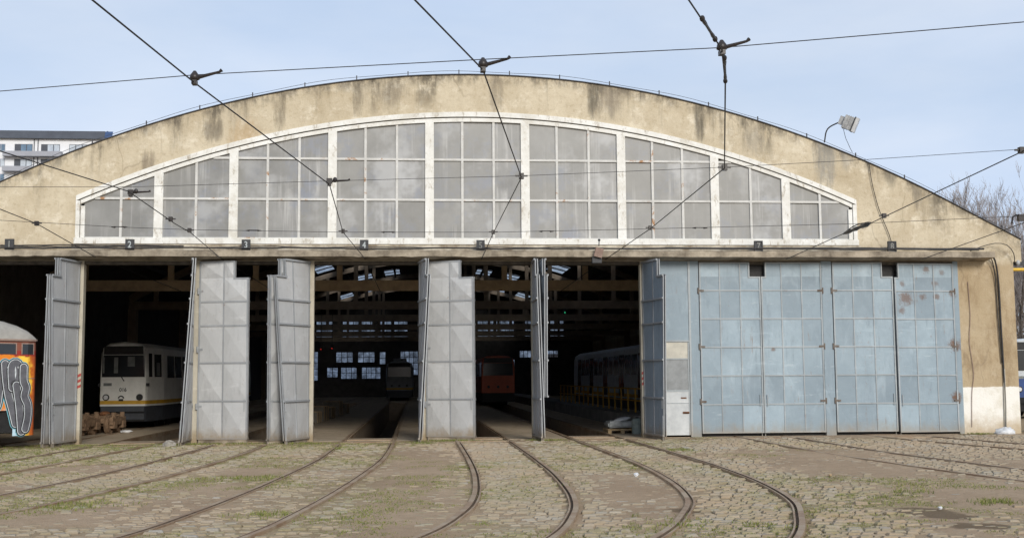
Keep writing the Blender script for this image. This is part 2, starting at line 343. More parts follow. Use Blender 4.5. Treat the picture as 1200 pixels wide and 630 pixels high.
# ------------------------------------------------------------------ mesh helpers
def wloc(o):
    v = Vector((0, 0, 0))
    while o: v += o.location; o = o.parent
    return v
class MB:
    def __init__(s): s.v = []; s.f = []
    def add(s, vs, fs):
        b = len(s.v); s.v += [tuple(map(float, p)) for p in vs]; s.f += [tuple(b+i for i in q) for q in fs]; return s
    def box(s, x0, x1, y0, y1, z0, z1):
        return s.add([(x0, y0, z0), (x1, y0, z0), (x1, y1, z0), (x0, y1, z0), (x0, y0, z1), (x1, y0, z1), (x1, y1, z1), (x0, y1, z1)],
                     [(0, 3, 2, 1), (4, 5, 6, 7), (0, 1, 5, 4), (1, 2, 6, 5), (2, 3, 7, 6), (3, 0, 4, 7)])
    def bar(s, a, b, w, h=None, up=(0, 0, 1)):
        h = h or w; a = Vector(a); b = Vector(b); d = (b-a).normalized(); upv = Vector(up)
        if abs(d.dot(upv)) > .95: upv = Vector((1, 0, 0))
        r = d.cross(upv).normalized(); u = r.cross(d)
        q = [a+r*(w/2*i)+u*(h/2*j) for i, j in ((-1, -1), (1, -1), (1, 1), (-1, 1))]
        q += [p+(b-a) for p in q]
        return s.add(q, [(3, 2, 1, 0), (4, 5, 6, 7), (0, 1, 5, 4), (1, 2, 6, 5), (2, 3, 7, 6), (3, 0, 4, 7)])
    def tube(s, pts, r, n=6):
        pts = [Vector(p) for p in pts]; rs = r if isinstance(r, (list, tuple)) else [r]*len(pts); b = len(s.v)
        ref = None
        for i, p in enumerate(pts):
            d = (pts[min(i+1, len(pts)-1)]-pts[max(i-1, 0)]).normalized()
            if ref is None: ref = Vector((0, 0, 1)) if abs(d.z) < .9 else Vector((1, 0, 0))
            u = d.cross(ref).normalized(); w = u.cross(d).normalized(); ref = w
            for k in range(n):
                a = 2*math.pi*k/n; s.v.append(tuple(p+u*(rs[i]*math.cos(a))+w*(rs[i]*math.sin(a))))
        for i in range(len(pts)-1):
            for k in range(n):
                s.f.append((b+i*n+k, b+i*n+(k+1) % n, b+(i+1)*n+(k+1) % n, b+(i+1)*n+k))
        s.f.append(tuple(b+k for k in range(n))[::-1]); s.f.append(tuple(b+(len(pts)-1)*n+k for k in range(n)))
        return s
    def cyl(s, a, b, r, n=16, r2=None): return s.tube([a, b], [r, r if r2 is None else r2], n)
    def blob(s, c, rx, ry, rz, n=12, m=8, jit=.0, flat=None):
        b = len(s.v); rows = []
        for i in range(m+1):
            t = math.pi*i/m
            for k in range(n):
                a = 2*math.pi*k/n
                p = Vector((math.sin(t)*math.cos(a), math.sin(t)*math.sin(a), math.cos(t)))
                q = 1+jit*mn.noise(p*2.1+Vector(c))+jit*.5*mn.noise(p*5+Vector(c))
                z = c[2]+rz*p.z*q
                if flat is not None: z = max(z, flat)
                s.v.append((c[0]+rx*p.x*q, c[1]+ry*p.y*q, z))
        for i in range(m):
            for k in range(n):
                s.f.append((b+i*n+k, b+(i+1)*n+k, b+(i+1)*n+(k+1) % n, b+i*n+(k+1) % n))
        return s
    def build(s, name, mat, parent=None, local=False, smooth=False):
        o_ = Vector((0, 0, 0)) if (parent is None or local) else wloc(parent)
        me = bpy.data.meshes.new(name)
        me.from_pydata([(x-o_.x, y-o_.y, z-o_.z) for x, y, z in s.v], [], s.f)
        bm = bmesh.new(); bm.from_mesh(me); bmesh.ops.recalc_face_normals(bm, faces=bm.faces); bm.to_mesh(me); bm.free()
        if smooth: me.polygons.foreach_set('use_smooth', [True]*len(me.polygons))
        me.materials.append(MATS[mat])
        o = bpy.data.objects.new(name, me); COL.objects.link(o)
        if parent is not None: o.parent = parent
        return o
def tag(o, label=None, cat=None, group=None, kind=None):
    if label: o['label'] = label
    if cat: o['category'] = cat
    if group: o['group'] = group
    if kind: o['kind'] = kind
    return o
def thing(name, label, cat, loc=(0, 0, 0), rz=0, group=None):
    o = bpy.data.objects.new(name, None); COL.objects.link(o); o.location = loc; o.rotation_euler = (0, 0, rz)
    o.empty_display_size = .3
    return tag(o, label, cat, group)
def rebase(o, loc):
    """put the origin of a single-mesh thing at its base"""
    l = Vector(loc); o.data.transform(Matrix.Translation(-l)); o.location = l; return o
def copy_tree(o, parent=None):
    c = o.copy(); COL.objects.link(c)
    if parent is not None: c.parent = parent
    for ch in o.children: copy_tree(ch, c)
    return c
def text_mesh(name, txt, size, mat, parent, loc, rot, depth=.004, narrow=.85):
    cu = bpy.data.curves.new('t', 'FONT'); cu.body = txt; cu.size = size; cu.extrude = depth; cu.align_x = 'CENTER'; cu.align_y = 'CENTER'; cu.offset = size*.018
    to = bpy.data.objects.new('t', cu); COL.objects.link(to)
    dg = bpy.context.evaluated_depsgraph_get(); me = bpy.data.meshes.new_from_object(to.evaluated_get(dg))
    COL.objects.unlink(to); bpy.data.objects.remove(to); bpy.data.curves.remove(cu)
    me.transform(Matrix.Diagonal((narrow, 1, 1, 1)))
    me.materials.clear(); me.materials.append(MATS[mat])
    o = bpy.data.objects.new(name, me); COL.objects.link(o); o.parent = parent; o.location = loc; o.rotation_euler = rot
    return o

# ------------------------------------------------------------------ tracks (paths first: the paving avoids them)
def catmull(pts, step=.25):
    P = [np.array(p, float) for p in pts]; P = [2*P[0]-P[1]] + P + [2*P[-1]-P[-2]]; out = []
    for i in range(1, len(P)-2):
        n = max(2, int(np.linalg.norm(P[i+1]-P[i])/step))
        for k in range(n):
            t = k/n
            out.append(.5*(2*P[i]+(P[i+1]-P[i-1])*t+(2*P[i-1]-5*P[i]+4*P[i+1]-P[i+2])*t*t+(3*P[i]-P[i-1]-3*P[i+1]+P[i+2])*t**3))
    out.append(P[-2]); return np.array(out)
TR = [
 ([(-11.1, 112), (-11.1, 40), (-11.15, 36), (-11.7, 33.2), (-13.3, 31), (-16, 29.5), (-20, 27.6), (-27, 24.6)], 'tram track curving out of the gate behind the graffiti covered tram'),
 ([(-8.15, 112), (-8.15, 40), (-8.15, 34), (-8.35, 30), (-8.65, 25.5), (-9.15, 21.5), (-10.0, 18), (-11.6, 14), (-14, 10.5)], 'tram track running into the gate under the sign 2'),
 ([(-4.92, 112), (-4.92, 40), (-4.92, 34), (-4.97, 29), (-5.25, 24), (-5.65, 20.5), (-6.25, 17), (-7.2, 14), (-8.8, 11), (-11, 8.5)], 'tram track running under the half closed gate leaf by the sign 3'),
 ([(-1.38, 112), (-1.38, 40), (-1.38, 34), (-1.45, 27), (-1.65, 23), (-1.97, 19), (-2.3, 16), (-2.7, 13.5), (-3.6, 10.5), (-5.2, 8)], 'tram track leading to the long open pit under the sign 4'),
 ([(1.92, 112), (1.92, 40), (1.92, 34), (1.92, 29), (1.87, 23), (1.75, 19.4), (1.58, 17), (1.32, 15.2), (.83, 13.2), (-.1, 11), (-1.9, 8.6), (-4.5, 6.8)], 'S-curved rusty tram track under the faded sign 5, green weeds at its threshold'),
 ([(5.3, 112), (5.3, 40), (5.3, 34), (5.33, 27), (5.3, 23), (5.1, 19.5), (4.72, 16.6), (4.2, 14.7), (3.5, 12.8), (2.3, 10.5), (.4, 8.4), (-2, 6.6)], 'tram track round the brown bare dirt patch with a white scrap of litter'),
 ([(10.4, 112), (10.4, 40), (10.35, 34), (10.25, 27), (10.45, 23.5), (10.8, 20), (11.4, 17), (12.6, 13), (14.5, 9.5)], 'worn tram track in front of the closed blue gate beside the wicket door'),
 ([(14.4, 112), (14.4, 40), (14.35, 34), (14.4, 32), (14.85, 29), (15.35, 26.4), (16.2, 23), (17.6, 19), (20, 15)], 'worn tram track in front of the closed blue gate with rust blotches'),
]
G = 1.50
RAILS = []
def offset_path(p, d):
    t = np.gradient(p, axis=0); t /= np.linalg.norm(t, axis=1)[:, None]
    return p + d*np.stack([-t[:, 1], t[:, 0]], 1)
for i, (pts, label) in enumerate(TR):
    p = catmull(pts)
    tr = thing('tram_track', label, 'tram track', (p[0][0], D, 0), 0, 'tram tracks leading into the depot gates')
    for sgn in (-1, 1):
        q = offset_path(p, sgn*G/2); RAILS.append(q); low = -.012 if i < 3 or (i == 3 and sgn > 0 and q[-1][0] < p[-1][0]) or (i == 3 and sgn < 0 and q[-1][0] < p[-1][0]) or i > 5 else 0
        mb = MB(); secs = [(-.045, .030), (.030, .030), (.033, -.012), (.066, -.012), (.068, .024), (.092, .024), (.092, -.10), (-.045, -.10)]
        t = np.gradient(q, axis=0); t /= np.linalg.norm(t, axis=1)[:, None]; nn = np.stack([-t[:, 1], t[:, 0]], 1)*(-sgn)
        b = 0
        for j in range(len(q)):
            for (o_, z_) in secs:
                mb.v.append((q[j][0]+nn[j][0]*o_, q[j][1]+nn[j][1]*o_, z_ + (low if z_ > -.05 else 0) + .006*mn.noise(Vector((q[j][0]*.4, q[j][1]*.4, i)))))
        k = len(secs)
        for j in range(len(q)-1):
            for a in range(k):
                mb.f.append((j*k+a, j*k+(a+1) % k, (j+1)*k+(a+1) % k, (j+1)*k+a))
        ro = mb.build('rail', 'rail_steel', tr); ro.data.materials.append(MATS['rail_groove'])
        mi = [0]*len(ro.data.polygons)
        for pi in range(len(mi)):
            if pi % k in (1, 2, 3): mi[pi] = 1
        ro.data.polygons.foreach_set('material_index', mi)

# ------------------------------------------------------------------ ground
def fbm(x, y, s, o=0.0):
    return mn.fractal(Vector((x*s+o, y*s-o, o*1.7)), 1.0, 2.0, 5)
BARE = [(.1, 23, .62, 10), (-.35, 16, .5, 4), (3.25, 17.0, .55, 2.4), (2.95, 14.2, .5, 1.2), (8.2, 21.5, 1.6, 3.0), (8.8, 17.5, 1.4, 3), (8.2, 26, 2.2, 2.0), (-3.6, 19.5, .7, 2.0), (-4.9, 16.2, 1.0, 1.2), (-6.9, 25, .8, 1.5),
        (-3.2, 24.5, .6, 3), (-7.2, 19.6, .8, 1.6), (6.7, 14.2, .5, 1.4), (12.5, 22, 1.5, 1.6), (0, 33, 13, .8), (12, 33.4, 8, .5), (3.5, 19, .45, 2)]
CLEAN = [(5.3, 16, 1.0, 5), (6.6, 22, 1.2, 5), (1.9, 24, .9, 8), (2.2, 14, .7, 3)]
def clean(x, y): return max(1-((x-a)/c)**2*.7-((y-b)/d)**2*.7 for a, b, c, d in CLEAN)
DAMP = [onZ(815, 597)[:2], onZ(1072, 597)[:2], onZ(1115, 605)[:2], onZ(1150, 616)[:2], onZ(1085, 600)[:2], onZ(1150, 512)[:2], onZ(1135, 509)[:2]]
def bare(x, y):
    v = 0
    for (cx, cy, rx, ry) in BARE:
        v = max(v, 1.25-((x-cx)/rx)**2*.6-((y-cy)/ry)**2*.6)
    return v
def dirt_cover(x, y):
    """0 = clean joints, 1 = stones fully buried"""
    m_ = .38 + .34*fbm(x, y, .28, 3.1) + .26*fbm(x, y, 1.3, 8.2) + .60*max(0, bare(x, y)) - .10 - .5*max(0, clean(x, y))
    return min(1.15, max(0, m_))
def damp_at(x, y):
    v = 0
    for i, (cx, cy) in enumerate(DAMP):
        rx, ry = ((.55, .42) if i < 5 else (.7, .35))
        v = max(v, 1-((x-cx)/rx)**2*.8-((y-cy)/ry)**2*.8)
    return max(0, v)
def moss_at(x, y):
    v = .34 + .75*fbm(x, y, .35, 5.5) + max(0, -x-1)*.06 + (.25 if y > 31 and x < 2 else 0) - max(0, x-4)*.045
    return min(1, max(0, v))
def dirt_z(x, y): return -.022 + .034*min(1, dirt_cover(x, y)) - .008*damp_at(x, y)
def build_ground():
    xs = np.concatenate([[-900, -400, -200, -100, -60, -40, -30, -24, -20], np.arange(-16.8, -15.1, .3), np.arange(-15.0, 18.6, .2), [18.6], np.arange(18.85, 24, .3), [26, 30, 40, 60, 100, 200, 400, 900]])
    ys = np.concatenate([[-300, -100, -40, -15, -5, 0, 4], np.arange(6, 34.0, .2), [34.02, 36, 40, 50, 60, 80, 100, 117.0, 130, 160, 220, 400, 900, 1800]])
    nx, ny = len(xs), len(ys); v = []; damp = []; moss = []
    for y in ys:
        for x in xs:
            fine = -17 < x < 24 and 5.9 < y < 33.95
            v.append((x, y, dirt_z(x, y) if fine else -.012))
            damp.append(damp_at(x, y) if fine else 0); moss.append(max(0, moss_at(x, y)-.55*max(0, bare(x, y))) if fine else .4)
    f = []
    for j in range(ny-1):
        for i in range(nx-1):
            cx, cy = (xs[i]+xs[i+1])/2, (ys[j]+ys[j+1])/2
            if -15.0 < cx < 18.6 and 34.02 < cy < 117: continue
            a = j*nx+i; f.append((a, a+1, a+nx+1, a+nx))
    me = bpy.data.meshes.new('ground'); me.from_pydata(v, [], f); me.materials.append(MATS['sandy_dirt'])
    me.polygons.foreach_set('use_smooth', [True]*len(me.polygons))
    for nm, d in (('damp', damp), ('moss', moss)):
        at = me.attributes.new(nm, 'FLOAT', 'POINT'); at.data.foreach_set('value', d)
    o = bpy.data.objects.new('ground', me); COL.objects.link(o); tag(o, 'sandy trampled dirt of the depot yard', 'ground', kind='structure')
build_ground()

def build_cobbles():
    RX = []
    for q in RAILS[2:]:
        o = np.argsort(q[:, 1]); RX.append((q[o, 1], q[o, 0]))
    V = []; Fc = []; Mo = []; n = 0
    y = 8.6; row = 0
    while y < 33.3:
        dep = .085 + .02*rng.random(); row += 1
        xl = max(-16.3, (-487/1334)*y-3.2); xr = min(19.2, (713/1334)*y+3.0)
        xlim = np.array([np.interp(y, a, b, left=1e3, right=1e3) for a, b in RX])
        x = xl + rng.random()*.2
        while x < xr:
            w = .115 + .075*rng.random(); cx = x+w/2
            x += w + .014
            yy = y + .35*mn.noise(Vector((cx*.11, y*.09, 2.2)))*1.0 + .03*mn.noise(Vector((cx*1.1, y, 5.)))
            xr_ = np.array([np.interp(yy, a, b, left=1e3, right=1e3) for a, b in RX]) if np.min(np.abs(xlim-cx)) < .9 else xlim
            if np.min(np.abs(xr_-cx)) < w/2+.075: continue
            cov = dirt_cover(cx, yy)
            if cov > .98: continue
            if mn.noise(Vector((cx*3, yy*3, 9))) > .62: continue
            h = (w-.0)/2; g = dep/2-.009; zc = -.004 + .012*rng.standard_normal() + .012*mn.noise(Vector((cx*.6, yy*.6, 0)))
            tx, ty = .03*rng.standard_normal(), .02*rng.standard_normal(); ins = .010+.010*rng.random()
            a = .10*rng.standard_normal(); ca, sa = math.cos(a), math.sin(a)
            for (dx, dy, dz) in ((-h, -g, -.07), (h, -g, -.07), (h, g, -.07), (-h, g, -.07), (-h, -g, -.022), (h, -g, -.022), (h, g, -.022), (-h, g, -.022),
                                 (-h+ins, -g+ins, 0), (h-ins, -g+ins, 0), (h-ins, g-ins, 0), (-h+ins, g-ins, 0)):
                dx *= 1+.09*(rng.random()-.5); dy *= 1+.16*(rng.random()-.5)
                V.append((cx+dx*ca-dy*sa, yy+dx*sa+dy*ca, zc+dz+dx*tx+dy*ty))
            mo = moss_at(cx, yy); Mo += [mo]*12
            for (p, q2) in ((0, 1), (1, 2), (2, 3), (3, 0)):
                Fc.append((n+p, n+q2, n+4+q2, n+4+p)); Fc.append((n+4+p, n+4+q2, n+8+q2, n+8+p))
            Fc.append((n+8, n+9, n+10, n+11)); n += 12
        y += dep + .012
    me = bpy.data.meshes.new('cobbled_pavement'); me.from_pydata(V, [], Fc); me.materials.append(MATS['cobblestone'])
    at = me.attributes.new('moss', 'FLOAT', 'POINT'); at.data.foreach_set('value', Mo)
    o = bpy.data.objects.new('cobbled_pavement', me); COL.objects.link(o); tag(o, 'worn cobbled pavement half buried in sand', 'pavement', kind='structure')
    print('cobbles', n//12)
build_cobbles()

def build_grass():
    V = []; Fc = []; n = 0
    def tuft(x, y, nb, h, sp):
        nonlocal n
        z = dirt_z(x, y)-.01 if 6 < y < 33.9 else -.01
        for _ in range(nb):
            a = rng.random()*6.283; r = sp*rng.random()**.5; px, py = x+r*math.cos(a), y+r*math.sin(a)
            hh = h*(.45+.8*rng.random()); b = rng.random()*6.283; lean = hh*(.3+.6*rng.random()); w = .004+.004*rng.random()
            c, s_ = math.cos(b), math.sin(b); e = rng.random()*6.283; ec, es = math.cos(e)*w, math.sin(e)*w
            V.extend([(px-ec, py-es, z), (px+ec, py+es, z), (px+c*lean*.4+ec*.7, py+s_*lean*.4+es*.7, z+hh*.65), (px+c*lean*.4-ec*.7, py+s_*lean*.4-es*.7, z+hh*.65), (px+c*lean, py+s_*lean, z+hh)])
            Fc.extend([(n, n+1, n+2, n+3), (n+3, n+2, n+4)]); n += 5
    for _ in range(42000):
        y = 11+22.6*rng.random(); x = (-487/1334*y-1.5) + (1200/1334*y+3)*rng.random()
        m_ = moss_at(x, y) - .40 + .45*fbm(x, y, 1.1, 2.2)
        if m_ > .10 and damp_at(x, y) < .2: tuft(x, y, 5, .022+.032*min(1, m_), .10)
    spots = [(-9.9, 33.2, 1.0, .3, 50), (-6.0, 33.2, 1.0, .22, 90), (-4.8, 32.8, 1.2, .3, 70), (-3.0, 32.6, .6, .3, 40), (.9, 33.3, .55, .12, 90), (.2, 32.4, .3, .2, 40), (3.7, 32.9, .45, .2, 70), (17.1, 33.6, .3, .15, 40), (6.5, 28, .35, .6, 60), (4.2, 13.6, .5, .35, 45),
             (-4.9, 17.2, .7, .5, 70), (-3.2, 21.5, .9, .35, 70), (-2.0, 15.8, .4, .4, 30), (8.1, 15.6, .3, .25, 40), (7.6, 17.2, .35, .3, 20), (-1.9, 30.5, .5, .8, 60), (-8.5, 32, 1.5, .5, 60), (-10.5, 30.5, 1.0, .6, 60), (2.2, 20, .6, 1.2, 40), (3.2, 14.2, .4, .5, 30)]
    for (cx, cy, rx, ry, k) in spots:
        for _ in range(k):
            tuft(cx+rx*rng.standard_normal()*.6, min(33.75, cy+ry*rng.standard_normal()*.6), 8, .06, .1)
    me = bpy.data.meshes.new('grass'); me.from_pydata(V, [], Fc); me.materials.append(MATS['grass'])
    o = bpy.data.objects.new('grass', me); COL.objects.link(o); tag(o, 'short weedy grass growing between the cobbles', 'grass', kind='stuff')
    print('blades', n//5)
build_grass()

# depot floor with inspection pits
PX = [-8.15, -4.92, -1.38, 1.92, 5.3]; PW = .66; PY0, PY1 = 35.5, 88.0
xs = sorted([-15.0, 18.6] + [p+s*PW for p in PX for s in (-1, 1)]); ys = [34.02, PY0, PY1, 117.0]
mb = MB(); pit = MB()
for i in range(len(xs)-1):
    for j in range(3):
        cx = (xs[i]+xs[i+1])/2
        if j == 1 and any(abs(cx-p) < .01 for p in PX): continue
        mb.add([(xs[i], ys[j], 0), (xs[i+1], ys[j], 0), (xs[i+1], ys[j+1], 0), (xs[i], ys[j+1], 0)], [(0, 1, 2, 3)])
mb.add([(-15, 34.02, 0), (18.6, 34.02, 0), (18.6, 34.02, -.2), (-15, 34.02, -.2)], [(0, 1, 2, 3)])
tag(mb.build('depot_floor', 'floor_concrete'), 'brown concrete floor of the tram hall', 'floor', kind='structure')
for p in PX:
    a, b = p-PW, p+PW
    pit.add([(a, PY0, 0), (b, PY0, 0), (b, PY1, 0), (a, PY1, 0), (a, PY0, -1.4), (b, PY0, -1.4), (b, PY1, -1.4), (a, PY1, -1.4)], [(0, 1, 5, 4), (1, 2, 6, 5), (2, 3, 7, 6), (3, 0, 4, 7), (4, 5, 6, 7)])
tag(pit.build('inspection_pit', 'concrete_inside'), 'long inspection pits between the rails', 'pit', kind='structure')
# raised platform along the right side of the hall
mb = MB().box(7.55, 9.0, 39.5, 100, -.02, .47)
tag(mb.build('loading_platform', 'platform_concrete'), 'raised grey concrete platform inside the hall', 'platform', kind='structure')

# ------------------------------------------------------------------ depot building
depot = thing('tram_depot', 'wide ochre arched tram depot with a glazed gable and a row of tall gates', 'depot', (AX, D, 0))
roofz = lambda x: 11.0-.0175*(x-AX)**2 if abs(x-AX) < 14.6 else 11.0-.0175*14.6**2 - (abs(x-AX)-14.6)*.52
XE = 18.88                                                 # right eave; left one mirrored
XL = 2*AX-XE
wtop = lambda x: 9.85-.0190*(x-AX)**2                       # outer edge of the white surround
WX0, WX1, WZ0 = -9.93, 13.61, 5.90
xs = np.unique(np.round(np.concatenate([np.linspace(XL, WX0, 16), np.linspace(WX0, WX1, 61), np.linspace(WX1, XE, 16), [18.6, -14.92, 16.77, -13.09]]), 4))
bm = bmesh.new()
def quadstrip(bm, a, b, lo, hi, y=D):
    vs = [bm.verts.new((a, y, lo(a))), bm.verts.new((b, y, lo(b))), bm.verts.new((b, y, hi(b))), bm.verts.new((a, y, hi(a)))]
    bm.faces.new(vs)
for a, b in zip(xs[:-1], xs[1:]):
    inwin = a >= WX0-1e-3 and b <= WX1+1e-3
    zl = lambda x: 5.30
    quadstrip(bm, a, b, zl, lambda x: WZ0)
    if inwin: quadstrip(bm, a, b, wtop, roofz)
    else: quadstrip(bm, a, b, lambda x: WZ0, roofz)
    if (16.76 < a and b < 18.61) or (-14.93 < a and b < -13.08):
        quadstrip(bm, a, b, lambda x: -.05, zl)
bmesh.ops.remove_doubles(bm, verts=bm.verts, dist=1e-3)
g = bmesh.ops.extrude_face_region(bm, geom=bm.faces[:])
bmesh.ops.translate(bm, verts=[v for v in g['geom'] if isinstance(v, bmesh.types.BMVert)], vec=(0, .42, 0))
bmesh.ops.recalc_face_normals(bm, faces=bm.faces)
me = bpy.data.meshes.new('gable_wall'); bm.to_mesh(me); bm.free(); me.transform(Matrix.Translation((-AX, -D, 0)))
me.materials.append(MATS['plaster']); o = bpy.data.objects.new('gable_wall', me); COL.objects.link(o); o.parent = depot

# coping strip and lightning cable
mb = MB(); pts = [(x, roofz(x)) for x in np.linspace(XL-.02, XE+.02, 70)]
for (a, za), (b, zb) in zip(pts[:-1], pts[1:]):
    mb.add([(a, D-.05, za+.004), (b, D-.05, zb+.004), (b, D+.6, zb+.004), (a, D+.6, za+.004), (a, D-.05, za+.03), (b, D-.05, zb+.03), (b, D+.6, zb+.03), (a, D+.6, za+.03)],
           [(0, 1, 5, 4), (4, 5, 6, 7), (0, 3, 2, 1), (2, 3, 7, 6)])
mb.build('roof_coping', 'roofing', depot)
mb = MB(); mb.tube([(x, D+.1, roofz(x)+.14+.02*math.sin(x*1.7)) for x in np.linspace(XL, XE, 90)], .007, 5)
for x in np.arange(XL+1, XE, 1.55): mb.box(x-.015, x+.015, D+.085, D+.115, roofz(x)+.02, roofz(x)+.19)
mb.build('lightning_cable', 'roofing', depot)
# roof shell with skylight openings
SKY = []
for yy in (52.5, 66, 79.5, 93, 106.5):
    for xx in (-6.6, -4.3, -2.0, 5.68, 7.98, 10.28):
        SKY.append((xx-.62, xx+.62, yy, yy+5.6))
rx = sorted(set(np.round(np.concatenate([np.linspace(XL, XE, 40), [s[0] for s in SKY], [s[1] for s in SKY]]), 3)))
ry = sorted(set(np.round(np.concatenate([[D+.42], [s[2] for s in SKY], [s[3] for s in SKY], [117.3]]), 3)))
mb = MB()
hole = lambda x, y: any(s[0] < x < s[1] and s[2] < y < s[3] for s in SKY)
for a, b in zip(rx[:-1], rx[1:]):
    for c, d in zip(ry[:-1], ry[1:]):
        if hole((a+b)/2, (c+d)/2): continue
        za, zb = roofz(a)-.02, roofz(b)-.02
        mb.add([(a, c, za), (b, c, zb), (b, d, zb), (a, d, za), (a, c, za-.04), (b, c, zb-.04), (b, d, zb-.04), (a, d, za-.04)], [(0, 1, 2, 3), (7, 6, 5, 4)])
rf = mb.build('roof', 'soot_wall', depot)
for (a, b, c, d) in SKY:
    g_ = MB().add([(a, c, roofz(a)-.02), (b, c, roofz(b)-.02), (b, d, roofz(b)-.02), (a, d, roofz(a)-.02)], [(0, 1, 2, 3)]).build('skylight', 'sooty_glass', depot)
    for t in (.1, .5, .9):
        yy = c+(d-c)*t; MB().bar((a, yy, roofz(a)-.045), (b, yy, roofz(b)-.045), .5, .03).build('bar', 'soot_wall', g_)
# side walls and rear wall
MB().box(-14.92, -14.5, D+.42, 117.3, -.05, 6.2).build('side_wall', 'soot_wall', depot)
MB().box(18.2, 18.6, D+.42, 117.3, -.05, 6.2).build('side_wall', 'plaster', depot)
mb = MB(); Y = 117.0
ops = [(-11.4, -9.9, 1.7, 4.6), (-8.1, -6.4, 3.5, 4.55), (-5.9, -4.2, 3.5, 4.55), (-3.7, -3.1, 3.3, 4.55), (-1.6, .2, 2.2, 4.6), (-9.0, -7.9, 2.0, 3.0), (-7.6, -6.0, 1.85, 3.0), (-5.5, -3.6, 1.85, 3.0), (10.6, 11.9, 3.9, 4.6), (13.2, 14.6, 3.9, 4.6), (9.9, 10.1, .2, 3.7)]
k = -12.6
while k < 16:
    w = 1.35+.5*random.random(); ops.append((k, k+w, 5.95, 7.7)); k += w+.28+.7*(random.random() < .35)
xs2 = sorted(set([-14.9, 18.55]+[o_[0] for o_ in ops]+[o_[1] for o_ in ops]+list(np.linspace(-14.9, 18.55, 20))))
zs2 = sorted(set([-.05, 8.0]+[o_[2] for o_ in ops]+[o_[3] for o_ in ops]))
for a, b in zip(xs2[:-1], xs2[1:]):
    for c, d in zip(zs2[:-1], zs2[1:]):
        if any(q[0] < (a+b)/2 < q[1] and q[2] < (c+d)/2 < q[3] for q in ops): continue
        mb.add([(a, Y, c), (b, Y, c), (b, Y, d), (a, Y, d)], [(0, 1, 2, 3)])
    if min(roofz(a), roofz(b)) > 8.0: mb.add([(a, Y, 8), (b, Y, 8), (b, Y, roofz(b)), (a, Y, roofz(a))], [(0, 1, 2, 3)])
rw = mb.build('rear_wall', 'soot_wall', depot)
for (a, b, c, d) in ops:
    mb = MB()
    nx = max(1, round((b-a)/.5)); nz = max(1, round((d-c)/.55))
    for i in range(nx+1): mb.box(a+(b-a)*i/nx-.03, a+(b-a)*i/nx+.03, Y-.06, Y+.06, c, d)
    for i in range(nz+1): mb.box(a, b, Y-.04, Y+.04, c+(d-c)*i/nz-.025, c+(d-c)*i/nz+.025)
    w = MB().box(a, b, Y+.07, Y+.075, c, d).build('window', 'sooty_glass', depot); mb.build('frame', 'soot_wall', w)
# trusses
for i, y in enumerate(np.arange(46.6, 116, 12.5)):
    mb = MB().box(-14.5, 18.2, y-.15, y+.15, 5.38, 5.80)
    for x in np.arange(-3.1-3.36*3, AX+14.4, 3.36): mb.box(x-.11, x+.11, y-.1, y+.1, 5.80, roofz(x)-.45)
    pp = [(x, roofz(x)-.45) for x in np.linspace(-14.5, 18.2, 30)]
    for (a, za), (b, zb) in zip(pp[:-1], pp[1:]): mb.bar((a, y, za), (b, y, zb), .28, .34)
    mb.box(-14.5, -14.1, y-.25, y+.25, -.02, 5.38); mb.box(17.8, 18.2, y-.25, y+.25, -.02, 5.38)
    mb.build('roof_truss', 'concrete_gate_lit' if i == 0 else 'concrete_inside', depot)
# longitudinal purlins
mb = MB()
for x in np.linspace(-12.5, 16.2, 9): mb.box(x-.07, x+.07, D+.42, 117, roofz(x)-.4, roofz(x)-.185)
mb.build('purlin', 'soot_wall', depot)

# canopy (long concrete hood above the gates), uneven front edge
mb = MB(); xs3 = np.linspace(-15.2, 17.7, 130)
def cz(x, k): return .024*mn.noise(Vector((x*.9, k, 0)))+.020*mn.noise(Vector((x*4, k, 3)))
n = 0
for i, x in enumerate(xs3):
    y0 = D-.62
    mb.v += [(x, y0+.012*mn.noise(Vector((x*3, 0, 0))), 5.37+cz(x, 1)), (x, y0+.012*mn.noise(Vector((x*3, 1, 0))), 5.545+cz(x, 2)), (x, D-.002, 5.60), (x, D-.002, 5.31)]
for i in range(len(xs3)-1):
    for k in range(4): mb.f.append((i*4+k, i*4+(k+1) % 4, i*4+4+(k+1) % 4, i*4+4+k))
mb.f.append((0, 1, 2, 3)); mb.f.append(tuple(len(mb.v)-4+k for k in range(4)))
cp = mb.build('canopy', 'concrete_canopy', depot)
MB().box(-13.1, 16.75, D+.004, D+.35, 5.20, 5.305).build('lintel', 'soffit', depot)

# white surround of the gable window
mb = MB(); xs4 = np.linspace(WX0, WX1, 80); T = .30
gz = lambda x: wtop(x)-T
def band(mb, fo, fi, y0, y1, xs_):
    for a, b in zip(xs_[:-1], xs_[1:]):
        mb.add([(a, y0, fi(a)), (b, y0, fi(b)), (b, y0, fo(b)), (a, y0, fo(a)), (a, y1, fi(a)), (b, y1, fi(b)), (b, y1, fo(b)), (a, y1, fo(a))], [(0, 1, 2, 3), (0, 4, 5, 1), (3, 2, 6, 7)])
band(mb, wtop, lambda x: wtop(x)-.15, D-.05, D+.1, xs4)
band(mb, lambda x: wtop(x)-.185, gz, D-.025, D+.1, np.linspace(WX0+.13, WX1-.13, 80))
mb.box(WX0, WX0+.12, D-.05, D+.1, WZ0, wtop(WX0)-.15); mb.box(WX0+.14, WX0+.26, D-.025, D+.1, WZ0+.08, wtop(WX0)-.3)
mb.box(WX1-.12, WX1, D-.05, D+.1, WZ0, wtop(WX1)-.15); mb.box(WX1-.26, WX1-.14, D-.025, D+.1, WZ0+.08, wtop(WX1)-.3)
mb.box(WX0-.03, WX1+.03, D-.07, D+.1, WZ0-.10, WZ0+.07)
sur = mb.build('window_surround', 'white_paint', depot)
